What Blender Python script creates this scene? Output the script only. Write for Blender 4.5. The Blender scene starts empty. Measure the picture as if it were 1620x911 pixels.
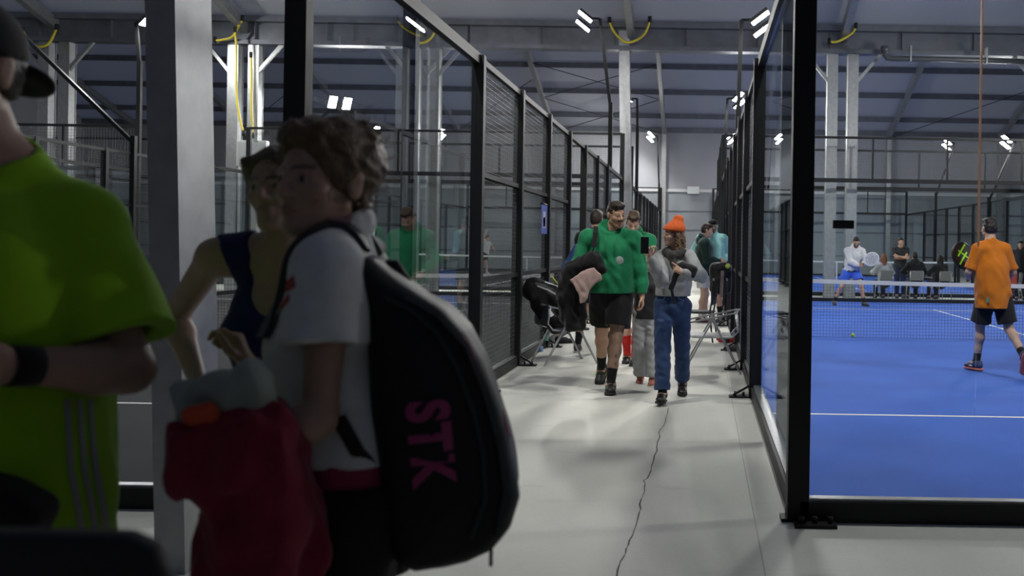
import bpy, bmesh, math, random, os
import numpy as np
from mathutils import Vector, Matrix
random.seed(7); np.random.seed(7)
S = bpy.context.scene
COL = S.collection
PI = math.pi
# ---------------------------------------------------------------- camera model (1620 x 911 frame)
CAMH, FPX, VX, VY, ROLL = 1.45, 1470.0, 1111.0, 389.0, 0.016
def P(u, v, Y):
    x, y = u - VX, v - VY
    x, y = x + ROLL*y, y - ROLL*x
    return Vector((x/FPX*Y, Y, CAMH - y/FPX*Y))
def PX(u, v, X):                      # point on the plane X = const seen at a pixel
    p = P(u, v, 1.0)
    return P(u, v, X/p.x)
# ---------------------------------------------------------------- materials
MATS = {}
def mat(name, col, rough=0.6, metal=0.0, noise=0.0, nscale=8.0, bump=0.0, bscale=60.0, spec=0.5,
        emit=None, strength=0.0, attr=None, sheen=0.0, alpha_col=None):
    if name in MATS: return MATS[name]
    m = bpy.data.materials.new(name); m.use_nodes = True
    nt = m.node_tree; N = nt.nodes; L = nt.links
    b = N['Principled BSDF']
    b.inputs['Base Color'].default_value = (*col, 1)
    b.inputs['Roughness'].default_value = rough
    b.inputs['Metallic'].default_value = metal
    b.inputs['Specular IOR Level'].default_value = spec
    if sheen: b.inputs['Sheen Weight'].default_value = sheen
    tc = N.new('ShaderNodeTexCoord')
    src = None
    if attr:
        a = N.new('ShaderNodeAttribute'); a.attribute_name = attr; src = a.outputs['Color']
    if noise > 0:
        n = N.new('ShaderNodeTexNoise'); n.inputs['Scale'].default_value = nscale; n.inputs['Detail'].default_value = 4
        L.new(tc.outputs['Object'], n.inputs['Vector'])
        mr = N.new('ShaderNodeMapRange'); mr.inputs[1].default_value = 0.3; mr.inputs[2].default_value = 0.7
        mr.inputs[3].default_value = 1 - noise; mr.inputs[4].default_value = 1 + noise
        L.new(n.outputs['Fac'], mr.inputs[0])
        mx = N.new('ShaderNodeVectorMath'); mx.operation = 'SCALE'
        if src: L.new(src, mx.inputs[0])
        else: mx.inputs[0].default_value = col
        L.new(mr.outputs[0], mx.inputs['Scale'])
        src = mx.outputs[0]
    if src: L.new(src, b.inputs['Base Color'])
    if bump > 0:
        n2 = N.new('ShaderNodeTexNoise'); n2.inputs['Scale'].default_value = bscale; n2.inputs['Detail'].default_value = 3
        L.new(tc.outputs['Object'], n2.inputs['Vector'])
        bp = N.new('ShaderNodeBump'); bp.inputs['Strength'].default_value = bump; bp.inputs['Distance'].default_value = 0.01
        L.new(n2.outputs['Fac'], bp.inputs['Height']); L.new(bp.outputs['Normal'], b.inputs['Normal'])
    if emit:
        b.inputs['Emission Color'].default_value = (*emit, 1); b.inputs['Emission Strength'].default_value = strength
    MATS[name] = m
    return m
def translucent_mat(name, col):
    m = bpy.data.materials.new(name); m.use_nodes = True; nt = m.node_tree; N = nt.nodes; L = nt.links
    b = N['Principled BSDF']; b.inputs['Base Color'].default_value = (*col, 1); b.inputs['Roughness'].default_value = .3
    t = N.new('ShaderNodeBsdfTranslucent'); t.inputs[0].default_value = (*col, 1); mx = N.new('ShaderNodeMixShader'); mx.inputs[0].default_value = .65
    L.new(b.outputs[0], mx.inputs[1]); L.new(t.outputs[0], mx.inputs[2]); L.new(mx.outputs[0], N['Material Output'].inputs['Surface'])
    return m
def glass_mat(name, tint, f0=0.045, rough=0.0):
    if name in MATS: return MATS[name]
    m = bpy.data.materials.new(name); m.use_nodes = True
    nt = m.node_tree; N = nt.nodes; L = nt.links
    N.remove(N['Principled BSDF'])
    tr = N.new('ShaderNodeBsdfTransparent'); tr.inputs[0].default_value = (*tint, 1)
    gl = N.new('ShaderNodeBsdfGlossy'); gl.inputs['Roughness'].default_value = rough; gl.inputs[0].default_value = (0.9, 0.95, 1, 1)
    fr = N.new('ShaderNodeFresnel'); fr.inputs['IOR'].default_value = 1.5
    mx = N.new('ShaderNodeMixShader')
    ml = N.new('ShaderNodeMath'); ml.operation = 'MULTIPLY'; ml.inputs[1].default_value = 0.27
    L.new(fr.outputs[0], ml.inputs[0]); L.new(ml.outputs[0], mx.inputs[0]); L.new(tr.outputs[0], mx.inputs[1]); L.new(gl.outputs[0], mx.inputs[2])
    L.new(mx.outputs[0], N['Material Output'].inputs['Surface'])
    MATS[name] = m
    return m
M_BLACK = mat('black_powder_steel', (0.009, 0.0095, 0.0105), 0.5, 0.0, bump=0.05, bscale=200, spec=0.3)
M_ALU = mat('grey_aluminium_edge', (0.30, 0.31, 0.32), 0.38, 0.8, noise=0.12, nscale=20)
M_GALV = mat('galvanised_steel', (0.36, 0.37, 0.375), 0.40, 0.7, noise=0.10, nscale=9, bump=0.04, bscale=40)
M_ROOFST = mat('grey_roof_steel', (0.13, 0.14, 0.165), 0.5, 0.3, noise=0.15, nscale=3)
M_WIRE = mat('dark_wire', (0.10, 0.105, 0.11), 0.45, 0.4)
M_GLASS = glass_mat('clear_toughened_glass', (0.955, 0.97, 0.97))
M_WHITE = mat('white_paint', (0.78, 0.79, 0.78), 0.6)
M_RUBBER = mat('black_rubber', (0.01, 0.01, 0.011), 0.75)
M_LED = mat('led_panel_light', (1, 1, 1), 0.5, emit=(1.0, 0.985, 0.95), strength=950)
# ---------------------------------------------------------------- mesh helpers
class MB:
    def __init__(s): s.v = []; s.f = []; s.smooth = []
    def quad(s, pts, sm=False):
        n = len(s.v); s.v += [tuple(p) for p in pts]; s.f.append(tuple(range(n, n+len(pts)))); s.smooth.append(sm)
    def box(s, lo, hi):
        x0,y0,z0 = lo; x1,y1,z1 = hi; n = len(s.v)
        s.v += [(x0,y0,z0),(x1,y0,z0),(x1,y1,z0),(x0,y1,z0),(x0,y0,z1),(x1,y0,z1),(x1,y1,z1),(x0,y1,z1)]
        for f in ((0,3,2,1),(4,5,6,7),(0,1,5,4),(1,2,6,5),(2,3,7,6),(3,0,4,7)):
            s.f.append(tuple(n+i for i in f)); s.smooth.append(False)
        return s
    def obox(s, c, ax, ay, az):         # oriented box, half-axis vectors
        n = len(s.v); c = Vector(c); ax, ay, az = Vector(ax), Vector(ay), Vector(az)
        for sz in (-1, 1):
            for sx, sy in ((-1,-1),(1,-1),(1,1),(-1,1)): s.v.append(tuple(c+sx*ax+sy*ay+sz*az))
        for f in ((0,3,2,1),(4,5,6,7),(0,1,5,4),(1,2,6,5),(2,3,7,6),(3,0,4,7)):
            s.f.append(tuple(n+i for i in f)); s.smooth.append(False)
        return s
    def bar(s, a, b, w, h, up=(0,0,1)):  # rectangular bar between two points
        a, b = Vector(a), Vector(b); d = (b-a); l = d.length; d = d/l
        u = Vector(up)
        if abs(d.dot(u)) > 0.98: u = Vector((0,1,0)) if abs(d.y) < .9 else Vector((1,0,0))
        r = d.cross(u).normalized(); t = r.cross(d).normalized()
        return s.obox((a+b)/2, r*w/2, d*l/2, t*h/2)
    def tube(s, pts, r, n=8, cap=True, closed=False):
        pts = [Vector(p) for p in pts]; rr = r if hasattr(r, '__len__') else [r]*len(pts)
        base = len(s.v); prev = None
        for i, p in enumerate(pts):
            if closed: d = pts[(i+1) % len(pts)] - pts[i-1]
            else: d = pts[min(i+1, len(pts)-1)] - pts[max(i-1, 0)]
            d.normalize()
            if prev is None:
                u = Vector((0,0,1)) if abs(d.z) < .9 else Vector((1,0,0)); a = d.cross(u).normalized()
            else: a = (prev - d*prev.dot(d)).normalized()
            prev = a; b = d.cross(a)
            for k in range(n):
                t = 2*PI*k/n; s.v.append(tuple(p + rr[i]*(math.cos(t)*a + math.sin(t)*b)))
        m = len(pts)
        for i in range(m if closed else m-1):
            j = (i+1) % m
            for k in range(n):
                k2 = (k+1) % n
                s.f.append((base+i*n+k, base+i*n+k2, base+j*n+k2, base+j*n+k)); s.smooth.append(True)
        if cap and not closed:
            s.f.append(tuple(base+k for k in range(n))[::-1]); s.smooth.append(False)
            s.f.append(tuple(base+(m-1)*n+k for k in range(n))); s.smooth.append(False)
        return s
    def lathe(s, prof, c, n=20, axis=(0,0,1)):
        c = Vector(c); ax = Vector(axis).normalized()
        u = Vector((1,0,0)) if abs(ax.x) < .9 else Vector((0,1,0))
        a = ax.cross(u).normalized(); b = ax.cross(a); base = len(s.v)
        for r, z in prof:
            for k in range(n):
                t = 2*PI*k/n; s.v.append(tuple(c + ax*z + r*(math.cos(t)*a + math.sin(t)*b)))
        for i in range(len(prof)-1):
            for k in range(n):
                k2 = (k+1) % n
                s.f.append((base+i*n+k, base+i*n+k2, base+(i+1)*n+k2, base+(i+1)*n+k)); s.smooth.append(True)
        return s
    def wire(s, a, b, r):                # thin 4-sided wire
        return s.bar(a, b, 2*r, 2*r)
    def build(s, name, m, parent=None, bevel=0.0):
        me = bpy.data.meshes.new(name)
        off = parent.matrix_world.translation if parent else Vector((0,0,0))
        off = WORLD_OFF(parent)
        me.from_pydata([tuple(Vector(p)-off) for p in s.v], [], s.f); me.update()
        me.polygons.foreach_set('use_smooth', s.smooth)
        me.materials.append(m)
        o = bpy.data.objects.new(name, me); COL.objects.link(o)
        if parent: o.parent = parent
        if bevel:
            bv = o.modifiers.new('edge', 'BEVEL'); bv.width = bevel; bv.segments = 2; bv.limit_method = 'ANGLE'
        return o
def WORLD_OFF(o):
    off = Vector((0,0,0))
    while o is not None:
        off = off + Vector(o.location); o = o.parent
    return off
def tag(o, label=None, cat=None, group=None, kind=None):
    if label: o['label'] = label
    if cat: o['category'] = cat
    if group: o['group'] = group
    if kind: o['kind'] = kind
    return o
def thing(name, label, cat, loc, group=None):
    o = bpy.data.objects.new(name, None); COL.objects.link(o); o.location = loc; o.empty_display_size = 0.1
    return tag(o, label, cat, group)
def solo(mb, name, m, label, cat, loc=None, group=None, bevel=0.0):
    o = mb.build(name, m, None, bevel)
    if loc is not None:                    # move the origin to the thing's base
        L = Vector(loc); o.data.transform(Matrix.Translation(-L)); o.location = L
    return tag(o, label, cat, group)
def struct(mb, name, m, parent=None, bevel=0.0):
    o = mb.build(name, m, parent, bevel)
    if parent is None: o['kind'] = 'structure'
    return o
def text_obj(body, size, m, name, parent, mtx, bold=0.0, ext=0.002, space=1.0):
    cu = bpy.data.curves.new(name, 'FONT'); cu.body = body; cu.size = size; cu.extrude = ext; cu.offset = bold; cu.space_character = space
    cu.align_x = 'CENTER'; cu.align_y = 'CENTER'
    t = bpy.data.objects.new(name+'_tmp', cu); COL.objects.link(t)
    dg = bpy.context.evaluated_depsgraph_get(); me = bpy.data.meshes.new_from_object(t.evaluated_get(dg))
    bpy.data.objects.remove(t)
    me.name = name; off = WORLD_OFF(parent)
    me.transform(Matrix.Translation(-off) @ mtx); me.materials.clear(); me.materials.append(m)
    o = bpy.data.objects.new(name, me); COL.objects.link(o)
    if parent: o.parent = parent
    return o
# ================================================================ THE HALL (setting)
HX0, HX1, HY0, HY1 = -33.0, 24.0, -18.0, 49.5
GUT_Y, EAVE, RIDGE = 26.5, 7.65, 11.4
def concrete():
    m = bpy.data.materials.new('polished_concrete'); m.use_nodes = True
    nt = m.node_tree; N = nt.nodes; L = nt.links; b = N['Principled BSDF']
    tc = N.new('ShaderNodeTexCoord')
    n1 = N.new('ShaderNodeTexNoise'); n1.inputs['Scale'].default_value = 0.9; n1.inputs['Detail'].default_value = 6; n1.inputs['Roughness'].default_value = 0.62
    mp = N.new('ShaderNodeMapping'); mp.inputs['Scale'].default_value = (1.0, 0.45, 1.0)
    L.new(tc.outputs['Object'], mp.inputs[0]); L.new(mp.outputs[0], n1.inputs['Vector'])
    r1 = N.new('ShaderNodeValToRGB'); r1.color_ramp.elements[0].position = 0.3; r1.color_ramp.elements[1].position = 0.72
    r1.color_ramp.elements[0].color = (0.60, 0.60, 0.54, 1); r1.color_ramp.elements[1].color = (0.74, 0.74, 0.67, 1)
    L.new(n1.outputs['Fac'], r1.inputs[0])
    n2 = N.new('ShaderNodeTexNoise'); n2.inputs['Scale'].default_value = 45; n2.inputs['Detail'].default_value = 4
    L.new(tc.outputs['Object'], n2.inputs['Vector'])
    # scattered stains
    n3 = N.new('ShaderNodeTexNoise'); n3.inputs['Scale'].default_value = 2.6; n3.inputs['Detail'].default_value = 8
    mp3 = N.new('ShaderNodeMapping'); mp3.inputs['Location'].default_value = (3.1, 1.7, 0); mp3.inputs['Scale'].default_value = (0.7, 1.6, 1)
    L.new(tc.outputs['Object'], mp3.inputs[0]); L.new(mp3.outputs[0], n3.inputs['Vector'])
    r3 = N.new('ShaderNodeValToRGB'); r3.color_ramp.elements[0].position = 0.62; r3.color_ramp.elements[1].position = 0.76
    L.new(n3.outputs['Fac'], r3.inputs[0])
    mx = N.new('ShaderNodeMixRGB'); mx.inputs[2].default_value = (0.36, 0.35, 0.30, 1)
    sc = N.new('ShaderNodeMath'); sc.operation = 'MULTIPLY'; sc.inputs[1].default_value = 0.35
    L.new(r3.outputs[0], sc.inputs[0]); L.new(sc.outputs[0], mx.inputs[0]); L.new(r1.outputs[0], mx.inputs[1])
    mr = N.new('ShaderNodeMapRange'); mr.inputs[3].default_value = 0.93; mr.inputs[4].default_value = 1.07
    L.new(n2.outputs['Fac'], mr.inputs[0])
    vm = N.new('ShaderNodeVectorMath'); vm.operation = 'SCALE'
    L.new(mx.outputs[0], vm.inputs[0]); L.new(mr.outputs[0], vm.inputs['Scale']); L.new(vm.outputs[0], b.inputs['Base Color'])
    b.inputs['Roughness'].default_value = 0.55; b.inputs['Specular IOR Level'].default_value = 0.35
    bp = N.new('ShaderNodeBump'); bp.inputs['Strength'].default_value = 0.06; bp.inputs['Distance'].default_value = 0.01
    L.new(n2.outputs['Fac'], bp.inputs['Height']); L.new(bp.outputs[0], b.inputs['Normal'])
    return m
M_CONC = concrete()
M_FABRIC = mat('pale_tent_fabric', (0.36, 0.37, 0.40), 0.7, noise=0.05, nscale=0.6, bump=0.05, bscale=2)
M_LOWWALL = mat('grey_tent_wall_fabric', (0.29, 0.315, 0.34), 0.6, noise=0.10, nscale=0.8, bump=0.1, bscale=1.5)
M_CRACK = mat('dark_floor_crack', (0.13, 0.125, 0.11), 0.9)

fl = MB(); fl.box((HX0, HY0, -0.15), (HX1, HY1, 0.0)); FLOOR = struct(fl, 'floor', M_CONC)
# long jagged crack running down the corridor
ck = MB(); rnd = random.Random(3)
pix = [(1058,646),(1052,668),(1044,684),(1040,706),(1033,728),(1027,754),(1018,760),(1021,770),(1015,790),(1011,812),(1002,840),(993,862),(986,880),(978,902),(966,940)]
def gpt(u, v):
    x, y = u-VX, v-VY; x, y = x+ROLL*y, y-ROLL*x
    return Vector((x/y*CAMH, FPX/y*CAMH, 0))
pts = []
for (a, b), (c, d) in zip(pix, pix[1:]):
    for t in (0, .34, .67): pts.append(gpt(a+(c-a)*t+rnd.uniform(-1.8,1.8), b+(d-b)*t))
for p, q in zip(pts, pts[1:]):
    w = rnd.uniform(0.0016, 0.0042); e = (q-p)*0.12
    n = Vector((w, 0, 0)); z = Vector((0,0,0.0012))
    ck.quad([p-n+z-e, p+n+z-e, q+n+z+e, q-n+z+e])
ck.build('crack', M_CRACK, FLOOR)
# saw-cut joint of the slab along the right wall, and little dirt specks
jn = MB()
jn.quad([(0.30,3.0,.001),(0.304,3.0,.001),(0.304,24,.001),(0.30,24,.001)]); jn.build('saw_cut_joint', mat('joint_grey', (0.36,0.36,0.33), .8), FLOOR)
# walls
def wallbox(name, lo, hi, m=M_FABRIC):
    b = MB(); b.box(lo, hi); return struct(b, name, m)
wb = wallbox('wall_back', (HX0, HY1, 4.38), (HX1, HY1+.1, EAVE+.3))
lw = MB(); lw.box((HX0, HY1-.02, 0), (HX1, HY1+.1, 4.38)); lw.build('lower_wall_panel', M_LOWWALL, wb)
rl = MB(); rl.box((HX0, HY1-.12, 4.30), (HX1, HY1-.02, 4.46)); rl.build('wall_rail', mat('light_wall_rail', (0.62,0.63,0.63), .4), wb)
sm_ = MB()
for z in (1.0, 2.25, 3.25): sm_.box((HX0, HY1-.05, z), (HX1, HY1-.02, z+.06))
sm_.build('wall_girt', M_ROOFST, wb)
def gable(name, x):
    b = MB()
    t = 0.1
    prof = [(HY0,0),(HY1,0),(HY1,EAVE),((GUT_Y+HY1)/2,RIDGE),(GUT_Y,EAVE),(15.0,RIDGE),(3.5,EAVE),(-7.5,RIDGE),(HY0,EAVE+.2)]
    a = [(x,y,z) for y,z in prof]; c = [(x+t,y,z) for y,z in prof]; n = len(prof)
    b.quad(a[::-1]); b.quad(c)
    for i in range(n): b.quad([a[i],a[(i+1)%n],c[(i+1)%n],c[i]])
    return struct(b, name, M_FABRIC)
gable('wall_left', HX0-.1); gable('wall_right', HX1)
wallbox('wall_front', (HX0, HY0-.1, 0), (HX1, HY0, EAVE+.2))
cl = MB()
prof = [(HY1,EAVE),((GUT_Y+HY1)/2,RIDGE),(GUT_Y,EAVE),(15.0,RIDGE),(3.5,EAVE),(-7.5,RIDGE),(HY0,EAVE+.2)]
for (y0,z0),(y1,z1) in zip(prof, prof[1:]):
    a = [(HX0,y0,z0),(HX1,y0,z0),(HX1,y1,z1),(HX0,y1,z1)]
    cl.quad(a)
M_ROOF = bpy.data.materials.new('translucent_roof_fabric'); M_ROOF.use_nodes = True
_n = M_ROOF.node_tree.nodes; _l = M_ROOF.node_tree.links
_b = _n['Principled BSDF']; _b.inputs['Base Color'].default_value = (.42,.43,.44,1); _b.inputs['Roughness'].default_value = .7; _b.inputs['Specular IOR Level'].default_value = .2
_t = _n.new('ShaderNodeBsdfTranslucent'); _t.inputs[0].default_value = (.6,.62,.66,1); _m = _n.new('ShaderNodeMixShader'); _m.inputs[0].default_value = .22
_l.new(_b.outputs[0], _m.inputs[1]); _l.new(_t.outputs[0], _m.inputs[2]); _l.new(_m.outputs[0], _n['Material Output'].inputs['Surface'])
CEIL = struct(cl, 'ceiling', M_ROOF)
# roof steel: purlins, rafters, bracing cables
GX = [-30.2,-24.3,-18.4,-13.05,-7.95,-2.1,3.9,9.8,15.7,21.6]
def roofz(y):
    for (y0,z0),(y1,z1) in zip(prof, prof[1:]):
        if y1 <= y <= y0: return z0+(z1-z0)*(y-y0)/(y1-y0)
    return EAVE
for y in [49.3, 47.7, 45.2, 42.8, 40.4]:
    b = MB(); z = roofz(y)-.16; b.box((HX0, y-.06, z-.12), (HX1, y+.06, z+.12)); struct(b, 'roof_purlin', M_ROOFST)
for x in GX:
    b = MB()
    w = .11
    for (ya,yb) in ((49.4, 38.0),(26.4,15.0)):
        za, zb = roofz(ya)-.30, roofz(yb)-.30
        b.bar((x,ya,za),(x,yb,zb), .2, .30)
    struct(b, 'roof_rafter', M_GALV)
def cable(a, b):
    t = MB(); t.tube([a,b], .018, 6); return struct(t, 'brace_cable', M_RUBBER)
for x0,x1 in ((-7.95,-2.1),):
    for ya,yb in ((48.9,45.3),(45.2,42)):
        cable((x0+.15,ya,roofz(ya)-.5),(x1-.15,yb,roofz(yb)-.5)); cable((x1-.15,ya,roofz(ya)-.5),(x0+.15,yb,roofz(yb)-.5))
for x0,x1 in ((-13.05,-7.95),(9.8,15.7),(-24.3,-18.4)):
    cable((x0+.15,48.9,roofz(48.9)-.5),(x1-.15,43.5,roofz(43.5)-.5))
cable((-7.8,26.2,7.9),(-2.6,20.5,roofz(20.5)-.4)); cable((-2.2,26.2,7.9),(-7.5,21,roofz(21)-.4))
# valley gutter beam with flanges
b = MB()
b.box((HX0,26.30,7.02),(HX1,26.36,7.62)); b.box((HX0,26.08,7.56),(HX1,26.5,7.72)); b.box((HX0,26.12,6.93),(HX1,26.5,7.05))
for k in range(0, 27):
    x = -31+2.03*k; b.box((x,26.2,7.05),(x+.02,26.31,7.56))
struct(b, 'gutter_beam', M_ROOFST)
# columns
def column(x, y, w, d, z1, lean=0.0, pair=False, m=M_GALV, braces=True):
    root = MB()
    for k, dx in enumerate((-.29, .29) if pair else (0,)):
        c0, c1 = Vector((x+dx,y,0)), Vector((x+dx-lean*z1,y,z1))
        # I-section: two flanges and a web
        for s in (-1,1): root.bar(c0+Vector((0,s*d/2,0)), c1+Vector((0,s*d/2,0)), w, .022, up=(0,1,0))
        root.bar(c0, c1, .03, d, up=(0,1,0)) if not pair else root.bar(c0, c1, w*.9, d*.8, up=(0,1,0))
    o = struct(root, 'hall_column', m)
    bp = MB(); bp.box((x-.25,y-.25,0),(x+.25,y+.25,.02)); bp.build('base_plate', M_GALV, o)
    if braces:
        for s in (-1,1):
            q = MB(); q.bar((x+s*.35,y-.1,6.1),(x+s*1.15,y-.1,7.05), .09, .09); q.build('knee_brace', M_GALV, o)
    return o
for x in GX:
    if x == -2.1: column(x, 26.4, .30, .28, 7.5, lean=.028, braces=False)
    else: column(x, 26.4, .30, .30, 7.0, pair=True)
for x in GX: 
    q = MB(); q.box((x-.12,49.1,0),(x+.12,49.36,EAVE)); struct(q, 'wall_column', M_GALV)
# big near column (solid box section) on the left
def near_column():
    b = MB(); Y0 = 4.0
    x1 = P(284, 450, Y0).x; x0 = x1-.13; ln = .034
    d = .30; z1 = 7.6
    def cx(z): return -ln*(z-1.3)
    lo = [(x0+cx(0),Y0,0),(x1+cx(0),Y0,0),(x1+cx(0),Y0+d,0),(x0+cx(0),Y0+d,0)]
    hi = [(x0+cx(z1),Y0,z1),(x1+cx(z1),Y0,z1),(x1+cx(z1),Y0+d,z1),(x0+cx(z1),Y0+d,z1)]
    b.quad(lo[::-1]); b.quad(hi)
    for i in range(4): b.quad([lo[i],lo[(i+1)%4],hi[(i+1)%4],hi[i]])
    return struct(b, 'hall_column', M_GALV, bevel=.006)
near_column()
# lower ledge trims on far wall, exit sign box
t = thing('sign_box', 'small white sign box on the light rail of the back wall', 'sign', P(1097,302,49.2))
b = MB(); p = P(1097,301,49.25); b.box((p.x-.32,p.y-.06,p.z-.2),(p.x+.32,p.y+.06,p.z+.2)); b.build('box', M_WHITE, t, bevel=.02)
b = MB(); b.box((p.x-.28,p.y-.07,p.z-.16),(p.x+.28,p.y-.055,p.z+.16)); b.build('face', mat('sign_face',(.7,.74,.74),.4), t)
# drain hoses and pipe under the gutter
M_HOSE = mat('yellow_hose', (0.62, 0.50, 0.04), 0.45)
def hose(pixels, Y, label, r=.035):
    pts = [P(u,v,Y) for u,v in pixels]
    # catmull-rom smoothing
    out = []
    for i in range(len(pts)-1):
        p0,p1,p2,p3 = pts[max(i-1,0)],pts[i],pts[i+1],pts[min(i+2,len(pts)-1)]
        for k in range(6):
            t = k/6; out.append(.5*((2*p1)+(p2-p0)*t+(2*p0-5*p1+4*p2-p3)*t*t+(3*p1-p0-3*p2+p3)*t**3))
    out.append(pts[-1])
    root = thing('drain_hose', label, 'hose', pts[0])
    b = MB(); b.tube(out, r, 8); b.build('hose', M_HOSE, root)
    for e in (out[0], out[-1]):
        c = MB(); c.tube([e-Vector((0,0,.06)), e+Vector((0,0,.10))], r*1.5, 8); c.build('clamp', M_RUBBER, root)
    return root
hose([(964,33),(970,48),(982,62),(994,67),(1010,62),(1022,50),(1028,32)], 25.9, 'yellow hose looped across the galvanised column above the corridor')
hose([(1312,66),(1324,66),(1340,58),(1350,50),(1354,42)], 25.9, 'yellow hose curling from the roof beam just right of the black corner post')
hose([(340,64),(352,63),(368,58),(376,44),(384,30)], 25.9, 'yellow hose looped at the top of the left column pair')
hose([(372,48),(374,80),(374,140),(378,180),(386,212)], 25.8, 'yellow hose running down the left column pair, its left one', .03)
hose([(397,88),(398,120),(398,170),(400,215)], 25.8, 'yellow hose running down the left column pair, its right one', .03)
hose([(36,48),(46,66),(62,74),(78,68),(90,44)], 25.9, 'yellow hose looped above the neon shirted man')
hose([(652,62),(666,68),(680,62),(690,46),(694,36)], 25.9, 'yellow hose behind the sloping top rail of the left court')
pp = thing('drain_pipe', 'dark drain pipe with an elbow hung under the roof beam', 'pipe', P(1400,85,25.6))
b = MB(); b.tube([P(1398,78,25.6),P(1399,86,25.6),P(1404,92,25.6),P(1412,93,25.6),P(1500,94,25.6),P(1640,98,25.6)], .075, 10); b.build('pipe', mat('dark_pipe',(.06,.065,.07),.4), pp)
b = MB(); b.tube([P(1394,78,25.6),P(1404,78,25.6)], .10, 10); b.build('coupling', mat('dark_pipe',(.06,.065,.07),.4), pp)
for k,(u,v) in enumerate([(1440,93),(1560,96)]):
    b = MB(); q = P(u,v,25.6); b.box((q.x-.02,q.y-.09,q.z-.09),(q.x+.02,q.y+.09,q.z+.35)); b.build('hanger', M_GALV, pp)

eb = thing('electrical_box', 'grey electrical box on the left column pair beside the navy tank top woman', 'box', P(398,262,25.9))
c = P(400,243,25.95)
b = MB(); b.box((c.x-.42,c.y-.10,c.z-.36),(c.x+.42,c.y+.10,c.z+.36)); b.build('enclosure', mat('light_grey_enclosure',(.42,.43,.44),.5), eb, bevel=.02)
b = MB(); b.box((c.x-.36,c.y-.115,c.z-.30),(c.x+.36,c.y-.10,c.z+.30)); b.build('door', mat('grey_box_door',(.36,.37,.38),.5), eb, bevel=.008)
b = MB(); b.tube([(c.x+.28,c.y-.12,c.z),(c.x+.28,c.y-.15,c.z)],.03,10); b.build('latch', M_BLACK if 'M_BLACK' in globals() else M_RUBBER, eb)
# ================================================================ PADEL COURTS
YA, YB = 4.95, 24.95           # first row of courts
YC, YD = 28.2, 48.2            # second row
XR0, XR1 = 0.54, 10.54         # right column of courts
XL1, XL0 = -2.20, -12.20       # left column
XM1, XM0 = -15.2, -25.2        # next column further left
TOP = 3.22
def turf(name, col, seed):
    m = bpy.data.materials.new(name); m.use_nodes = True
    nt = m.node_tree; N = nt.nodes; L = nt.links; b = N['Principled BSDF']
    tc = N.new('ShaderNodeTexCoord')
    n = N.new('ShaderNodeTexNoise'); n.inputs['Scale'].default_value = 1.1; n.inputs['Detail'].default_value = 5
    L.new(tc.outputs['Object'], n.inputs['Vector'])
    n2 = N.new('ShaderNodeTexNoise'); n2.inputs['Scale'].default_value = 130; n2.inputs['Detail'].default_value = 2
    L.new(tc.outputs['Object'], n2.inputs['Vector'])
    ad = N.new('ShaderNodeMath'); ad.operation = 'ADD'; L.new(n.outputs['Fac'], ad.inputs[0]); L.new(n2.outputs['Fac'], ad.inputs[1])
    mr = N.new('ShaderNodeMapRange'); mr.inputs[1].default_value = .6; mr.inputs[2].default_value = 1.4; mr.inputs[3].default_value = .8; mr.inputs[4].default_value = 1.22
    L.new(ad.outputs[0], mr.inputs[0])
    vm = N.new('ShaderNodeVectorMath'); vm.operation = 'SCALE'; vm.inputs[0].default_value = col
    L.new(mr.outputs[0], vm.inputs['Scale']); L.new(vm.outputs[0], b.inputs['Base Color'])
    b.inputs['Roughness'].default_value = .85; b.inputs['Specular IOR Level'].default_value = .2
    bp = N.new('ShaderNodeBump'); bp.inputs['Strength'].default_value = .35; bp.inputs['Distance'].default_value = .008
    L.new(n2.outputs['Fac'], bp.inputs['Height']); L.new(bp.outputs[0], b.inputs['Normal'])
    return m
M_TBLUE = turf('blue_court_turf', (0.045, 0.125, 0.50), 1)
M_TBLACK = turf('black_court_turf', (0.022, 0.025, 0.027), 2)
M_LINE = mat('white_line_paint', (0.72, 0.73, 0.73), .8)
def court_floor(name, x0, x1, y0, y1, m):
    b = MB(); b.box((x0+.05, y0+.05, .0), (x1-.05, y1-.05, .018)); o = struct(b, name, m)
    ym = (y0+y1)/2
    for y in (ym-6.95, ym+6.95):
        l = MB(); l.box((x0+.06, y-.025, .018), (x1-.06, y+.025, .0205)); l.build('service_line', M_LINE, o)
    xm = (x0+x1)/2
    l = MB(); l.box((xm-.025, ym-7.15, .018), (xm+.025, ym+7.15, .0204)); l.build('centre_line', M_LINE, o)
    return o
court_floor('court_turf', XR0, XR1, YA, YB, M_TBLUE)
court_floor('court_turf', XR0, XR1, YC, YD, M_TBLUE)
court_floor('court_turf', XL0, XL1, YA, YB, M_TBLACK)
court_floor('court_turf', XL0, XL1, YC, YD, M_TBLACK)
court_floor('court_turf', XM0, XM1, YA, YB, M_TBLACK)
court_floor('court_turf', XM0, XM1, YC, YD, M_TBLACK)

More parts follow.
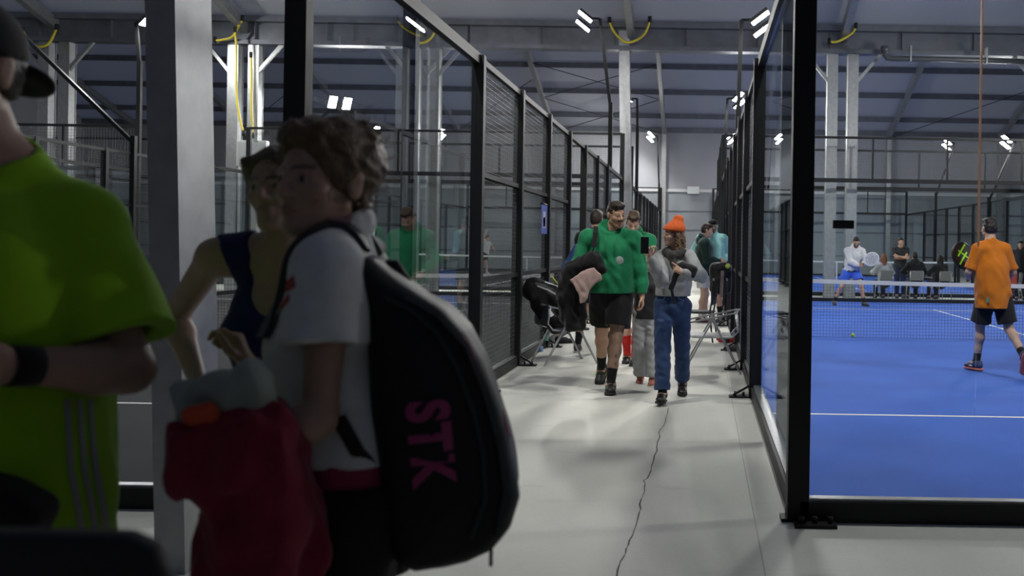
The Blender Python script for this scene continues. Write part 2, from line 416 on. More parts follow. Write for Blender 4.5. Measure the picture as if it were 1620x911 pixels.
def fence(label, A, B, posts, panes=(), meshes=(), rails=(), beam=True, wire_r=.0017, step=.05, plates=(), side=1, struts=(), pw=.10, plate_len=.2):
    """A,B: 2D ends; distances t along A->B.  posts: (t, height); panes/meshes: (t0,t1,z0,z1); rails: (t0,t1,z)"""
    A, B = Vector((A[0],A[1],0)), Vector((B[0],B[1],0)); d = (B-A).normalized(); n = Vector((-d.y, d.x, 0))*side
    at = lambda t, z=0, o=0: A + d*t + Vector((0,0,z)) + n*o
    root = thing('court_fence', label, 'fence', A)
    for t, h in posts:
        b = MB(); b.obox(at(t, h/2+.02, .012), d*pw/2, n*.058, Vector((0,0,h/2+.02))); b.build('post', M_BLACK, root, bevel=.004)
    for t in plates:
        b = MB(); b.obox(at(t, .008, .10), d*.06, n*.16, Vector((0,0,.008)))
        for e, o in ((-.035,.20),(.035,.20),(0,.12)):
            b.tube([at(t+e,.016,o), at(t+e,.05,o)], .013, 6)
        b.bar(at(t,.12,.05), at(t,.02,.22), .012, .02)
        b.build('foot_plate', M_BLACK, root)
    for t0, t1, z0, z1 in panes:
        b = MB(); b.obox(at((t0+t1)/2, (z0+z1)/2), d*((t1-t0)/2-.004), n*.006, Vector((0,0,(z1-z0)/2))); b.build('glass_pane', M_GLASS, root)
    for t0, t1, z0, z1 in meshes:
        b = MB(); t = t0
        while t <= t1+1e-6: b.wire(at(t,z0), at(t,z1), wire_r); t += step
        z = z0
        while z <= z1+1e-6: b.wire(at(t0,z,.004), at(t1,z,.004), wire_r); z += step
        b.build('wire_mesh', M_WIRE, root)
    for r in rails:
        t0, t1, z = r[:3]; hh = r[3] if len(r) > 3 else .06
        b = MB(); b.obox(at((t0+t1)/2, z), d*(t1-t0)/2, n*.035, Vector((0,0,hh/2))); b.build('rail', M_BLACK, root)
    for t, z0, z1 in struts:
        b = MB(); b.obox(at(t,(z0+z1)/2), d*.025, n*.025, Vector((0,0,(z1-z0)/2))); b.build('strut', M_BLACK, root)
    if beam:
        Lf = (B-A).length
        b = MB(); b.obox(at(Lf/2,.055), d*Lf/2, n*.05, Vector((0,0,.055))); b.build('bottom_beam', M_BLACK, root)
        b = MB(); b.obox(at(Lf/2,.117), d*(Lf/2-.05), n*.03, Vector((0,0,.007))); b.build('glazing_channel', M_ALU, root)
    return root, at
def side_wall(label, x, y0, side, near_glass_top=3.15, detail=True, wr=.0017, step=.05, plates=True):
    """long wall of a court: glass at both ends, mesh in the middle, opening at the net"""
    post = [(0,4.4),(4.0,TOP),(6.0,TOP),(8.0,TOP),(10.0,TOP),(12.0,TOP),(14.0,TOP),(16.0,TOP),(20.0,4.4)]
    panes = [(0.05,2.0,.12,near_glass_top),(2.0,3.95,.12,near_glass_top),(16.05,18.0,.12,near_glass_top),(18.0,19.95,.12,near_glass_top)]
    mesh = [(4.05,5.95,.12,TOP-.05),(6.05,7.95,.12,TOP-.05),(8.05,9.95,.12,TOP-.05),(12.05,13.95,.12,TOP-.05),(14.05,15.95,.12,TOP-.05)]
    rails = [(0,4.0,TOP,.10),(4.0,16.0,TOP,.06),(16,20,TOP,.08),(4.0,10.0,2.12,.05),(12,16.0,2.12,.05),(4.0,10.0,1.08,.05),(12,16.0,1.08,.05)]
    return fence(label, (x,y0), (x,y0+20), post, panes, mesh, rails, wire_r=wr, step=step, plates=(4.0,6.0,8.0,12.0,14.0) if plates else (), side=side)
def back_wall(label, x0, x1, y, first=2.0, posts=True, step=.05, wr=.0018, side=1, rails_hi=True, htop=4.42):
    W = x1-x0
    edges = [0.05]
    t = first
    while t < W-.2: edges.append(t); t += 2.0
    edges.append(W-.05)
    panes = [(a,b,.12,3.2) for a,b in zip(edges, edges[1:])]
    mesh = [(0.05, W-.05, 3.34, htop-.03)]
    rails = [(0,W,3.27,.11),(0,W,htop,.06)]
    struts = [(t,3.3,htop) for t in edges[1:-1]]
    return fence(label, (x0,y), (x1,y), [], panes, mesh, rails, struts=struts, step=step, wire_r=wr, side=side)
# ---- right court nearest the camera
f, at = back_wall('near end wall of the blue court with black corner post beside the corridor', XR0, XR1, YA, first=.93)
b = MB(); b.obox((XR0+.20, YA-.065, 1.575), (.055,0,0),(0,.012,0),(0,0,.022)); b.tube([(XR0+.235,YA-.078,1.575),(XR0+.235,YA-.05,1.575)], .014, 10); b.build('glass_clamp', M_RUBBER, f, bevel=.004)
b = MB(); b.box((XR0-.04,YA-.16,0),(XR0+.18,YA-.05,.018))
for x in (0.0,.07,.15): b.tube([(XR0+x,YA-.11,.018),(XR0+x,YA-.11,.05)], .014, 8)
b.box((XR0-.10,YA-.05,0),(XR0,YA+.06,.018)); b.tube([(XR0-.06,YA+.02,.018),(XR0-.06,YA+.02,.06)], .014, 8)
b.build('corner_foot_plate', M_BLACK, f)
# glass joint; amber colour imitates warm light caught along its upper edge
b = MB(); b.box((XR0+.926,YA-.008,1.47),(XR0+.934,YA+.008,3.2)); b.build('glass_joint_glint', translucent_mat('amber_edge_glint',(.95,.66,.46)), f)
side_wall('corridor side wall of the blue court, its big glass panel nearest the camera', XR0, YA, 1)
back_wall('far end wall of the blue court behind the net', XR0, XR1, YB)
side_wall('outer side wall of the nearer blue court', XR1, YA, -1, plates=False)
# ---- left court nearest the camera
f, at = back_wall('near end wall of the dark left court behind the three people in front', XL0, XL1, YA+.05, first=2.0)
sw, at = side_wall('corridor side wall of the dark left court with wire mesh panels', XL1, YA+.05, -1)
back_wall('far end wall of the dark left court with mesh top', XL0, XL1, YB)
side_wall('outer side wall of the nearer dark left court', XL0, YA, 1, plates=False)
# ---- second row
back_wall('near end wall of the second blue court behind the seated people', XR0, XR1, YC)
side_wall('corridor side wall of the second blue court behind the mint hoodie man', XR0, YC, 1, step=.08, wr=.003)
back_wall('far end wall of the second blue court by the tent wall', XR0, XR1, YD, step=.1, wr=.003)
side_wall('outer side wall of the second blue court, posts receding on the far side', XR1, YC, -1, step=.08, wr=.003, plates=False)
back_wall('near end wall of the second dark left court', XL0, XL1, YC)
side_wall('corridor side wall of the second dark left court behind the galvanised column', XL1, YC, -1, step=.08, wr=.003)
back_wall('far end wall of the second dark left court by the tent wall', XL0, XL1, YD, step=.1, wr=.003)
side_wall('outer side wall of the second dark left court', XL0, YC, 1, step=.08, wr=.003, plates=False)
# ---- next column further left
side_wall('inner side wall of the outermost left court', XM1, YA, -1, step=.08, wr=.003, plates=False)
back_wall('far end wall of the outermost left court', XM0, XM1, YB, step=.08, wr=.003)
back_wall('near end wall of the outermost left court in the second row', XM0, XM1, YC, step=.08, wr=.003)
# ---- nets
M_NET = mat('black_net_cord', (0.015,0.016,0.017), .7)
M_TAPE = mat('white_net_tape', (0.70,0.71,0.71), .7, bump=.1, bscale=80)
def net(label, x0, x1, y, step=.05):
    root = thing('padel_net', label, 'net', (x0,y,0))
    w = x1-x0
    zt = lambda t: .965 - .05*math.sin(PI*t/w)
    b = MB(); t = 0
    while t <= w+1e-6: b.wire((x0+t,y,.02),(x0+t,y,zt(t)-.05), .0016); t += step
    z = .02
    while z < .86: b.wire((x0,y,z),(x1,y,z*.985), .0016); z += step
    b.build('net_mesh', M_NET, root)
    b = MB(); n = 20
    for i in range(n):
        ta, tb = w*i/n, w*(i+1)/n
        b.quad([(x0+ta,y-.006,zt(ta)-.065),(x0+tb,y-.006,zt(tb)-.065),(x0+tb,y-.006,zt(tb)),(x0+ta,y-.006,zt(ta))])
        b.quad([(x0+tb,y+.006,zt(tb)-.065),(x0+ta,y+.006,zt(ta)-.065),(x0+ta,y+.006,zt(ta)),(x0+tb,y+.006,zt(tb))])
        b.quad([(x0+ta,y-.006,zt(ta)),(x0+tb,y-.006,zt(tb)),(x0+tb,y+.006,zt(tb)),(x0+ta,y+.006,zt(ta))])
    b.build('tape', M_TAPE, root)
    b = MB(); b.box((x0+w/2-.025,y-.012,.0),(x0+w/2+.025,y+.012,.87)); b.build('centre_strap', M_TAPE, root)
    for x in (x0, x1):
        b = MB(); b.box((x-.04,y-.04,0),(x+.04,y+.04,.98)); b.box((x-.1,y-.1,0),(x+.1,y+.1,.015)); b.build('net_post', M_BLACK, root)
net('white taped net across the blue court behind the orange shirt player', XR0+.13, XR1-.13, (YA+YB)/2)
net('white taped net across the nearer dark left court', XL0+.13, XL1-.13, (YA+YB)/2)
net('net of the second blue court, far behind the seated people', XR0+.13, XR1-.13, (YC+YD)/2, .08)
net('net of the second dark left court', XL0+.13, XL1-.13, (YC+YD)/2, .08)
# ---- light poles
M_HOUS = mat('dark_lamp_housing', (0.02,0.021,0.023), .4)
def light_pole(label, base, kink_z, top, face, heads=2, r=.05, spread=.32, power=True):
    """face: direction the lamps look (unit-ish vector)"""
    bx, by = base
    root = thing('light_pole', label, 'light pole', (bx,by,0))
    k = Vector((bx,by,kink_z)); T = Vector(top)
    b = MB(); b.bar((bx,by,0), k, 2*r, 2*r, up=(0,1,0)); b.box((bx-.1,by-.1,0),(bx+.1,by+.1,.015)); b.build('post', M_BLACK, root)
    b = MB(); b.bar(k-Vector((0,0,.15)), T, 1.5*r, 1.5*r, up=(0,1,0)); b.build('arm', M_BLACK, root)
    fdir = Vector(face).normalized()
    ud = Vector((0,0,1)) - fdir*fdir.z; ud.normalize(); sd = fdir.cross(ud)
    hor = Vector((face[0],face[1],0)).normalized()
    b = MB(); b.bar(T, T+hor*.18, .05, .05); b.build('bracket', M_BLACK, root)
    for i in range(heads):
        c = T + (hor*.34 + sd*(i-.5)*spread if spread > .4 else hor*(.34+.05*i) + Vector((0,0,.06-.23*i)))
        h = MB(); h.obox(c, sd*.12, fdir*.035, ud*.20); h.box((c.x-.02,c.y-.02,c.z-.02),(c.x+.02,c.y+.02,c.z+.02))
        ho = h.build('floodlight', M_HOUS, root)
        p = MB(); p.obox(c+fdir*.04, sd*.105, fdir*.006, ud*.185); p.build('led_panel', M_LED, ho)
    return root
dn = -1.4
def lp(label, X, Y, kz, topuv, face, **kw):
    light_pole(label, (X,Y), kz, P(topuv[0], topuv[1], kw.pop('Yt', Y)), face, **kw)
lp('tall black light pole with twin lamps above the left corridor fence', XL1-.08, 22.6, 4.9, (949,30), (-1,-.25,dn))
lp('tall black light pole with twin lamps above the right corridor fence', XR0+.10, 17.6, 4.1, (1173,32), (1,-.2,dn))
lp('light pole standing just right of the galvanised column', XL1+.02, 30.4, 5.3, (1008,156), (-1,.3,dn))
lp('light pole in front of the tent wall column, lamp lit on its left', XL1-.05, 47.4, 4.6, (1040,215), (-1,-.6,dn))
lp('light pole behind the right corridor fence with a small lit lamp', XR0+.12, 28.6, 5.2, (1151,156), (1,-.5,dn))
lp('farthest light pole on the right corridor side with a level arm', XR0+.1, 40.5, 5.2, (1143,216), (1,.2,dn))
lp('slanted light pole with a lit lamp behind the white hoodie player', 10.4, 41.5, 4.0, (1510,226), (-1,-.3,dn))
lp('slanted light pole at the far right behind the orange shirt player', 10.45, 34.0, 3.4, (1607,222), (-1,-.2,dn))
lp('bent light pole with bright twin lamps above the curly haired woman', -11.9, 28.2, 5.0, (532,164), (.7,-.9,-.8), spread=.42)
lp('nearest slanted light pole over the neon shirted man', XL0+.05, 19.8, 3.6, (18,38), (-1,-.2,dn))
lp('light pole half hidden behind the big near column', -14.6, 24.0, 6.0, (216,36), (1,-.3,dn), heads=1)
lp('light pole hidden behind the curly hair, lamp at its right edge', -12.3, 35.0, 4.4, (582,208), (1,-.5,dn), heads=1)
lp('small far light pole seen through the left court glass', -12.3, 43.5, 5.0, (688,211), (1,-.5,dn))
light_pole('nearest black light pole on the left corridor fence', (XL1-.08, 7.2), 4.4, (XL1-.5, 7.2, 6.1), (-1,1.1,dn), heads=1)
light_pole('nearest black light pole on the right corridor fence', (XR0+.08, 6.9), 4.4, (XR0+.5, 6.9, 6.1), (1,1.1,dn), heads=1)
light_pole('light pole on the outer side of the blue court, nearer one', (XR1,7.0), 4.4, (XR1-.5,7.0,6.1), (-1,1.6,dn))
light_pole('light pole on the outer side of the blue court, farther one', (XR1,22.9), 4.4, (XR1-.5,22.9,6.1), (-1,-.2,dn))
# ================================================================ sculpting: smooth distance fields -> one continuous mesh
VQ = 1.0
class Prim:
    pass
def _v(p): return np.array([p[0],p[1],p[2]], dtype=np.float32)
class Cap(Prim):                     # tapered limb, optionally flattened along an axis
    def __init__(s, a, b, ra, rb=None, flat=None, k=None):
        s.a, s.b = _v(a), _v(b); s.ra = ra; s.rb = ra if rb is None else rb; s.k = k
        s.flat = None if flat is None else (_v(Vector(flat[0]).normalized()), flat[1])
    def bb(s):
        r = max(s.ra, s.rb); return np.minimum(s.a,s.b)-r, np.maximum(s.a,s.b)+r
    def d(s, X, Y, Z):
        ba = s.b-s.a; l2 = float(ba@ba)+1e-12
        px, py, pz = X-s.a[0], Y-s.a[1], Z-s.a[2]
        t = np.clip((px*ba[0]+py*ba[1]+pz*ba[2])/l2, 0, 1)
        dx, dy, dz = px-t*ba[0], py-t*ba[1], pz-t*ba[2]
        if s.flat is not None:
            n, f = s.flat; q = (dx*n[0]+dy*n[1]+dz*n[2])*(1/f-1)
            dx, dy, dz = dx+q*n[0], dy+q*n[1], dz+q*n[2]
        r = s.ra+(s.rb-s.ra)*t
        return (np.sqrt(dx*dx+dy*dy+dz*dz)-r)*(1 if s.flat is None else min(1, .5+.5*s.flat[1]))
    def inf(s, e):
        c = Cap(s.a, s.b, s.ra+e, s.rb+e, None, s.k); c.flat = s.flat; return c
class Ell(Prim):
    def __init__(s, c, r, axes=None, k=None):
        s.c = _v(c); s.r = np.array(r, dtype=np.float32); s.k = k
        s.A = np.eye(3, dtype=np.float32) if axes is None else np.array([list(Vector(a).normalized()) for a in axes], dtype=np.float32)
    def bb(s):
        m = np.sqrt(((s.A*s.r[:,None])**2).sum(0)); return s.c-m, s.c+m
    def d(s, X, Y, Z):
        px, py, pz = X-s.c[0], Y-s.c[1], Z-s.c[2]; k0 = 0; k1 = 0
        for i in range(3):
            a = s.A[i]; q = px*a[0]+py*a[1]+pz*a[2]
            k0 = k0+(q/s.r[i])**2; k1 = k1+(q/s.r[i]**2)**2
        k0 = np.sqrt(k0); return k0*(k0-1)/np.sqrt(k1+1e-9)
    def inf(s, e):
        c = Ell(s.c, s.r+e, None, s.k); c.A = s.A; return c
class RBox(Prim):                    # rounded box
    def __init__(s, c, h, axes=None, r=.01, k=None):
        s.c=_v(c); s.h=np.array(h,dtype=np.float32)-r; s.rr=r; s.k=k
        s.A = np.eye(3, dtype=np.float32) if axes is None else np.array([list(Vector(a).normalized()) for a in axes], dtype=np.float32)
    def bb(s):
        m = (np.abs(s.A)*(s.h+s.rr)[:,None]).sum(0); return s.c-m, s.c+m
    def d(s, X, Y, Z):
        px, py, pz = X-s.c[0], Y-s.c[1], Z-s.c[2]; o = 0; mi = None
        for i in range(3):
            a = s.A[i]; q = np.abs(px*a[0]+py*a[1]+pz*a[2])-s.h[i]
            o = o+np.maximum(q,0)**2; mi = q if mi is None else np.maximum(mi,q)
        return np.sqrt(o)+np.minimum(mi,0)-s.rr
    def inf(s, e): 
        c = RBox(s.c, s.h+s.rr+e, None, s.rr+e, s.k); c.A=s.A; return c
class Extr(Prim):                    # rounded extrusion of a 2D outline; frame o,u,v,n
    def __init__(s, poly, o, u, v, n, half, r, bulge=0.0, k=None):
        s.p=np.array(poly,dtype=np.float32); s.o=_v(o); s.u=_v(u); s.v=_v(v); s.n=_v(n); s.half=half; s.r=r; s.k=k; s.bulge=bulge
    def bb(s):
        c=[]
        for q in s.p:
            for e in (-1,1): c.append(s.o+s.u*q[0]+s.v*q[1]+s.n*e*(s.half+s.bulge))
        c=np.array(c); return c.min(0)-s.r, c.max(0)+s.r
    def d(s,X,Y,Z):
        X,Y,Z=X-s.o[0],Y-s.o[1],Z-s.o[2]
        x=X*s.u[0]+Y*s.u[1]+Z*s.u[2]; y=X*s.v[0]+Y*s.v[1]+Z*s.v[2]; z=X*s.n[0]+Y*s.n[1]+Z*s.n[2]
        m=len(s.p); dd=None; sg=None
        for i in range(m):
            a=s.p[i]; b=s.p[i-1]; ex,ey=b-a; wx,wy=x-a[0],y-a[1]
            t=np.clip((wx*ex+wy*ey)/(ex*ex+ey*ey+1e-12),0,1)
            q=(wx-ex*t)**2+(wy-ey*t)**2
            dd=q if dd is None else np.minimum(dd,q)
            c1=y>=a[1]; c2=y<b[1]; c3=ex*wy>ey*wx
            fl=(c1&c2&c3)|(~c1&~c2&~c3)
            sg=np.where(fl,-1,1) if sg is None else sg*np.where(fl,-1,1)
        d2=sg*np.sqrt(dd)
        half=s.half
        if s.bulge:
            half=s.half+s.bulge*np.clip(-d2/.12,0,1)**.6
        qx=d2+s.r; qy=np.abs(z)-half+s.r
        return np.minimum(np.maximum(qx,qy),0)+np.sqrt(np.maximum(qx,0)**2+np.maximum(qy,0)**2)-s.r
def smin(a, b, k):
    h = np.clip(.5+.5*(b-a)/k, 0, 1); return b+(a-b)*h-k*h*(1-h)
class Field:
    def __init__(s, lo, hi, vox):
        s.vox = vox; s.lo = np.floor(np.array(lo)/vox)*vox - 2*vox
        s.n = np.ceil((np.array(hi)-s.lo)/vox).astype(int)+3
        s.D = np.full(s.n, .3, np.float32)
        s.ax = [ (s.lo[i]+vox*np.arange(s.n[i])).astype(np.float32) for i in range(3)]
    def sl(s, lo, hi, m):
        i0 = np.clip(np.floor((np.array(lo)-m-s.lo)/s.vox).astype(int), 0, s.n); i1 = np.clip(np.ceil((np.array(hi)+m-s.lo)/s.vox).astype(int)+1, 0, s.n)
        if (i1 <= i0).any(): return None
        q = tuple(slice(a,b) for a,b in zip(i0,i1))
        X = s.ax[0][q[0]][:,None,None]; Y = s.ax[1][q[1]][None,:,None]; Z = s.ax[2][q[2]][None,None,:]
        return q, X, Y, Z
    def add(s, prims, k=.02):
        for p in prims:
            kk = p.k or k; lo, hi = p.bb(); r = s.sl(lo, hi, max(kk*1.5, 3*s.vox))
            if r is None: continue
            q, X, Y, Z = r; s.D[q] = smin(s.D[q], p.d(X,Y,Z), kk)
        return s
    def sub(s, prims, k=.01):
        for p in prims:
            kk = p.k or k; lo, hi = p.bb(); r = s.sl(lo, hi, max(kk*1.5, 3*s.vox))
            if r is None: continue
            q, X, Y, Z = r; s.D[q] = -smin(-s.D[q], p.d(X,Y,Z), kk)
        return s
    def merge(s, o, k):
        s.D = smin(s.D, o.D, k); return s
    def full(s):
        return s.ax[0][:,None,None], s.ax[1][None,:,None], s.ax[2][None,None,:]
    def cut(s, p, n, k=.0):             # remove everything on the +n side of the plane
        p, n = _v(p), _v(Vector(n).normalized()); X,Y,Z = s.full()
        h = (X-p[0])*n[0]+(Y-p[1])*n[1]+(Z-p[2])*n[2]
        s.D = np.maximum(s.D, h.astype(np.float32)) if not k else -smin(-s.D, -h, k)
        return s
    def band(s, fn, w=.04):             # displace the surface by fn(x,y,z)
        idx = np.nonzero(np.abs(s.D) < w)
        x, y, z = (s.ax[i][idx[i]] for i in range(3))
        s.D[idx] += fn(x,y,z).astype(np.float32); return s
    def mesh(s, smooth=1):
        D = s.D; inside = D < 0
        c = np.zeros(np.array(D.shape)-1, np.int8)
        for dx in (0,1):
            for dy in (0,1):
                for dz in (0,1): c += inside[dx:D.shape[0]-1+dx, dy:D.shape[1]-1+dy, dz:D.shape[2]-1+dz]
        act = (c > 0) & (c < 8); ids = np.nonzero(act); N = len(ids[0])
        if N == 0: return np.zeros((0,3)), np.zeros((0,4),int)
        I = np.full(act.shape, -1, np.int32); I[ids] = np.arange(N)
        corner = {}
        for dx in (0,1):
            for dy in (0,1):
                for dz in (0,1): corner[dx,dy,dz] = D[ids[0]+dx, ids[1]+dy, ids[2]+dz]
        acc = np.zeros((N,3)); cnt = np.zeros(N)
        for a in corner:
            for axis in range(3):
                if a[axis] == 1: continue
                b = list(a); b[axis] = 1; va, vb = corner[a], corner[tuple(b)]
                m = (va < 0) != (vb < 0); t = np.where(m, va/np.where(m, va-vb, 1), 0)
                p = np.tile(np.array(a, float), (N,1)); p[:,axis] = t
                acc[m] += p[m]; cnt += m
        V = acc/cnt[:,None]+np.stack(ids,1)
        Q = []
        for axis in range(3):
            o1, o2 = [(1,2),(2,0),(0,1)][axis]
            sl0 = [slice(None)]*3; sl1 = [slice(None)]*3
            sl0[axis] = slice(0,-1); sl1[axis] = slice(1,None)
            e = inside[tuple(sl0)] != inside[tuple(sl1)]
            e[tuple(0 if i in (o1,) else slice(None) for i in range(3))] = False
            e[tuple(0 if i in (o2,) else slice(None) for i in range(3))] = False
            e[tuple(-1 if i in (o1,) else slice(None) for i in range(3))] = False
            e[tuple(-1 if i in (o2,) else slice(None) for i in range(3))] = False
            ii = np.stack(np.nonzero(e),1)
            if not len(ii): continue
            fl = inside[tuple(ii.T)]
            def cell(a,b):
                j = ii.copy(); j[:,o1] -= a; j[:,o2] -= b; return I[tuple(j.T)]
            q = np.stack([cell(0,0),cell(1,0),cell(1,1),cell(0,1)],1)
            q[~fl] = q[~fl][:,::-1]
            Q.append(q)
        Q = np.concatenate(Q)
        Q = Q[(Q >= 0).all(1)]
        for it in range(smooth):
            acc = np.zeros((N,3)); cnt = np.zeros(N)
            for a,b in ((0,1),(1,2),(2,3),(3,0)):
                np.add.at(acc, Q[:,a], V[Q[:,b]]); np.add.at(cnt, Q[:,a], 1)
                np.add.at(acc, Q[:,b], V[Q[:,a]]); np.add.at(cnt, Q[:,b], 1)
            V = .5*V+.5*acc/np.maximum(cnt,1)[:,None]
        return V*s.vox+s.lo, Q
def mesh_obj(name, V, Q, m, parent=None, loc=None, colors=None, world=True):
    off = np.array(WORLD_OFF(parent)) if parent else np.array(loc if loc is not None else (0,0,0))
    me = bpy.data.meshes.new(name)
    me.vertices.add(len(V)); me.vertices.foreach_set('co', (V-off).astype(np.float32).ravel())
    me.loops.add(Q.size); me.loops.foreach_set('vertex_index', Q.astype(np.int32).ravel())
    me.polygons.add(len(Q)); me.polygons.foreach_set('loop_start', np.arange(0,Q.size,4,dtype=np.int32)); me.polygons.foreach_set('loop_total', np.full(len(Q),4,np.int32))
    me.polygons.foreach_set('use_smooth', np.ones(len(Q),bool))
    me.update(calc_edges=True); me.validate()
    if colors is not None:
        ca = me.color_attributes.new('Col','FLOAT_COLOR','POINT')
        ca.data.foreach_set('color', np.concatenate([colors, np.ones((len(V),1))],1).astype(np.float32).ravel())
    me.materials.append(m)
    o = bpy.data.objects.new(name, me); COL.objects.link(o)
    if parent: o.parent = parent
    else: o.location = off
    return o
def fieldof(prims, vox, k=.02, pad=.04):
    lo = np.min([p.bb()[0] for p in prims],0)-pad; hi = np.max([p.bb()[1] for p in prims],0)+pad
    return Field(lo, hi, vox)
def folds(amp, freq, seed, stretch=(1,1,.45)):
    r = np.random.RandomState(seed); a = r.uniform(0,6.28,8); s3 = stretch
    def fn(x,y,z):
        X, Y, Z = x*s3[0]*freq, y*s3[1]*freq, z*s3[2]*freq
        w = 1.3*np.sin(.6*X+.9*Z+a[0])+1.1*np.sin(.7*Y-.8*Z+a[1])
        n = np.sin(X*1.1+.8*Y+w+a[2])+.7*np.sin(1.7*Y-1.2*X+1.5*Z+1.4*w+a[3])+.5*np.sin(2.9*Z+1.6*X+w+a[4])
        return amp*n/2.2
    return fn
def blob(name, prims, m, parent=None, vox=.01, k=.02, fn=None, cuts=(), subs=(), smooth=1, loc=None):
    f = fieldof(prims, vox*VQ, k); f.add(prims, k)
    if fn: f.band(fn)
    if subs: f.sub(subs)
    for p, n in cuts: f.cut(p, n)
    V, Q = f.mesh(smooth)
    return mesh_obj(name, V, Q, m, parent, loc)
# ================================================================ PEOPLE
M_SKIN = mat('skin', (.6,.4,.3), .5, attr='Col', noise=.06, nscale=30, bump=.03, bscale=300)
def cloth(name, col, rough=.85, noise=.07, nscale=30, sheen=.15, bump=.12, bscale=260):
    return mat(name, col, rough, noise=noise, nscale=nscale, bump=bump, bscale=bscale, spec=.25, sheen=sheen)
def hairm(name, col): return mat(name, col, .5, noise=.25, nscale=60, bump=.5, bscale=90, spec=.4)
def lerp(a,b,t): return a+(b-a)*t
def ik(a, c, l1, l2, pole):
    """joint between a and c for bone lengths l1,l2, bent towards pole direction"""
    a, c = Vector(a), Vector(c); d = c-a; L = d.length
    if L > (l1+l2)*.999: return a+d*(l1/(l1+l2))
    L = max(L, abs(l1-l2)+1e-3); u = d.normalized()
    x = (l1*l1-l2*l2+L*L)/(2*L); h = math.sqrt(max(l1*l1-x*x,0))
    p = Vector(pole); p = (p-u*p.dot(u))
    if p.length < 1e-6: p = Vector((0,0,1)).cross(u)
    return a+u*x+p.normalized()*h
class Person:
    def __init__(s, label, base, phi, H=1.75, sex='m', vox=.008, build=1.0, skin=(.50,.30,.21), z0=0.0):
        s.base = Vector((base[0],base[1],z0)); s.phi = math.radians(phi); s.H = H; s.sc = H/1.75; s.sex = sex; s.vox = vox*VQ; s.bw = build
        s.F = Vector((math.sin(s.phi), math.cos(s.phi), 0)); s.R = Vector((math.cos(s.phi), -math.sin(s.phi), 0)); s.U = Vector((0,0,1))
        s.label = label; s.skin = np.array(skin); s.J = {}; s.hand = {}; s.footdir = {}
        s.defaults()
    def w(s, r, f, z): return s.base + s.R*r*s.sc + s.F*f*s.sc + s.U*z*s.sc
    def dirw(s, r, f, z): return (s.R*r+s.F*f+s.U*z).normalized()
    def defaults(s):
        s.pelvis = (0,0,.94); s.lean = (0,.0); s.shyaw = 0; s.roll = 0; s.hipyaw = 0; s.head = (0,0,0); s.sh = .185*s.bw if s.sex=='m' else .158*s.bw
        s.arm = {'L':None,'R':None}; s.leg = {'L':(-.095,0,.085,0,0),'R':(.095,0,.085,0,0)}; s.seated = False; s.headoff = (0,0,0)
        s.override = {}
        s.hcurl = {'L':.35,'R':.35}; s.hspec = {}
    def solve(s):
        J = s.J; sc = s.sc; side = {'L':-1,'R':1}
        pv = Vector(s.w(*s.pelvis)); J['pelvis'] = pv
        lr, lf = s.lean
        up = Vector((0,0,1)); sp = (s.R*lr+s.F*lf+up*.53)*sc
        J['neck'] = pv+sp.normalized()*.535*sc
        s.spu = sp.normalized()
        J['waist'] = lerp(pv, J['neck'], .25)+s.F*.005; J['chest'] = lerp(pv, J['neck'], .62)
        cy, sy = math.cos(s.shyaw), math.sin(s.shyaw)       # + turns the chest to the person's left
        s.Rs = (s.R*cy+s.F*sy).normalized(); s.Fs = (s.F*cy-s.R*sy).normalized()
        s.Fs = (s.Fs - s.spu*s.Fs.dot(s.spu)).normalized()
        hy = s.hipyaw; s.Rh = (s.R*math.cos(hy)+s.F*math.sin(hy)).normalized(); s.Fh = (s.F*math.cos(hy)-s.R*math.sin(hy)).normalized()
        for k, sd in side.items():
            J['sh'+k] = J['neck']+s.Rs*sd*s.sh*sc-s.spu*.055*sc - s.Fs*.01*sc + up*(s.roll*sd*.1)
            J['hip'+k] = pv+s.Rh*sd*.088*sc
            a = s.arm[k]
            l1, l2 = .285*sc, .25*sc
            if a is None: tgt = J['sh'+k]+(s.Rs*sd*.07+s.Fs*.03-up*.53)*sc; pole = -s.Fs+s.Rs*sd*.3
            else: tgt = Vector(s.w(*a[0])) if not a[2] else Vector(a[0]); pole = s.dirw(*a[1])
            if (tgt-J['sh'+k]).length > (l1+l2)*.995: tgt = J['sh'+k]+(tgt-J['sh'+k]).normalized()*(l1+l2)*.995
            J['wr'+k] = tgt; J['el'+k] = ik(J['sh'+k], tgt, l1, l2, pole)
            g = s.leg[k]; an = Vector(s.w(g[0],g[1],g[2]))
            yaw, pitch = math.radians(g[3]), math.radians(g[4])
            fd = (s.F*math.cos(yaw)+s.R*math.sin(yaw))*math.cos(pitch)+up*math.sin(pitch)
            l1, l2 = .44*sc, .42*sc
            if (an-J['hip'+k]).length > (l1+l2)*.998: an = J['hip'+k]+(an-J['hip'+k]).normalized()*(l1+l2)*.998
            kp = g[5] if len(g) > 5 else None
            kd = s.dirw(*kp) if kp else (s.Fh+s.Rh*sd*.08)
            J['an'+k] = an; J['kn'+k] = ik(J['hip'+k], an, l1, l2, kd); s.footdir[k] = fd.normalized()
        for n, p in s.override.items(): J[n] = Vector(p)
        yw, pt, rl = (math.radians(x) for x in s.head)
        hf = (s.F*math.cos(yw)-s.R*math.sin(yw)); hr = (s.R*math.cos(yw)+s.F*math.sin(yw))    # + yaw = to the person's left
        hf2 = hf*math.cos(pt)+up*math.sin(pt); hu = up*math.cos(pt)-hf*math.sin(pt)
        hr2 = hr*math.cos(rl)+hu*math.sin(rl); hu2 = hu*math.cos(rl)-hr*math.sin(rl)
        s.hf, s.hr, s.hu = hf2.normalized(), hr2.normalized(), hu2.normalized()
        s.hs = sc*(1.0 if s.H > 1.5 else 1.12)*getattr(s,'headscale',1.0)
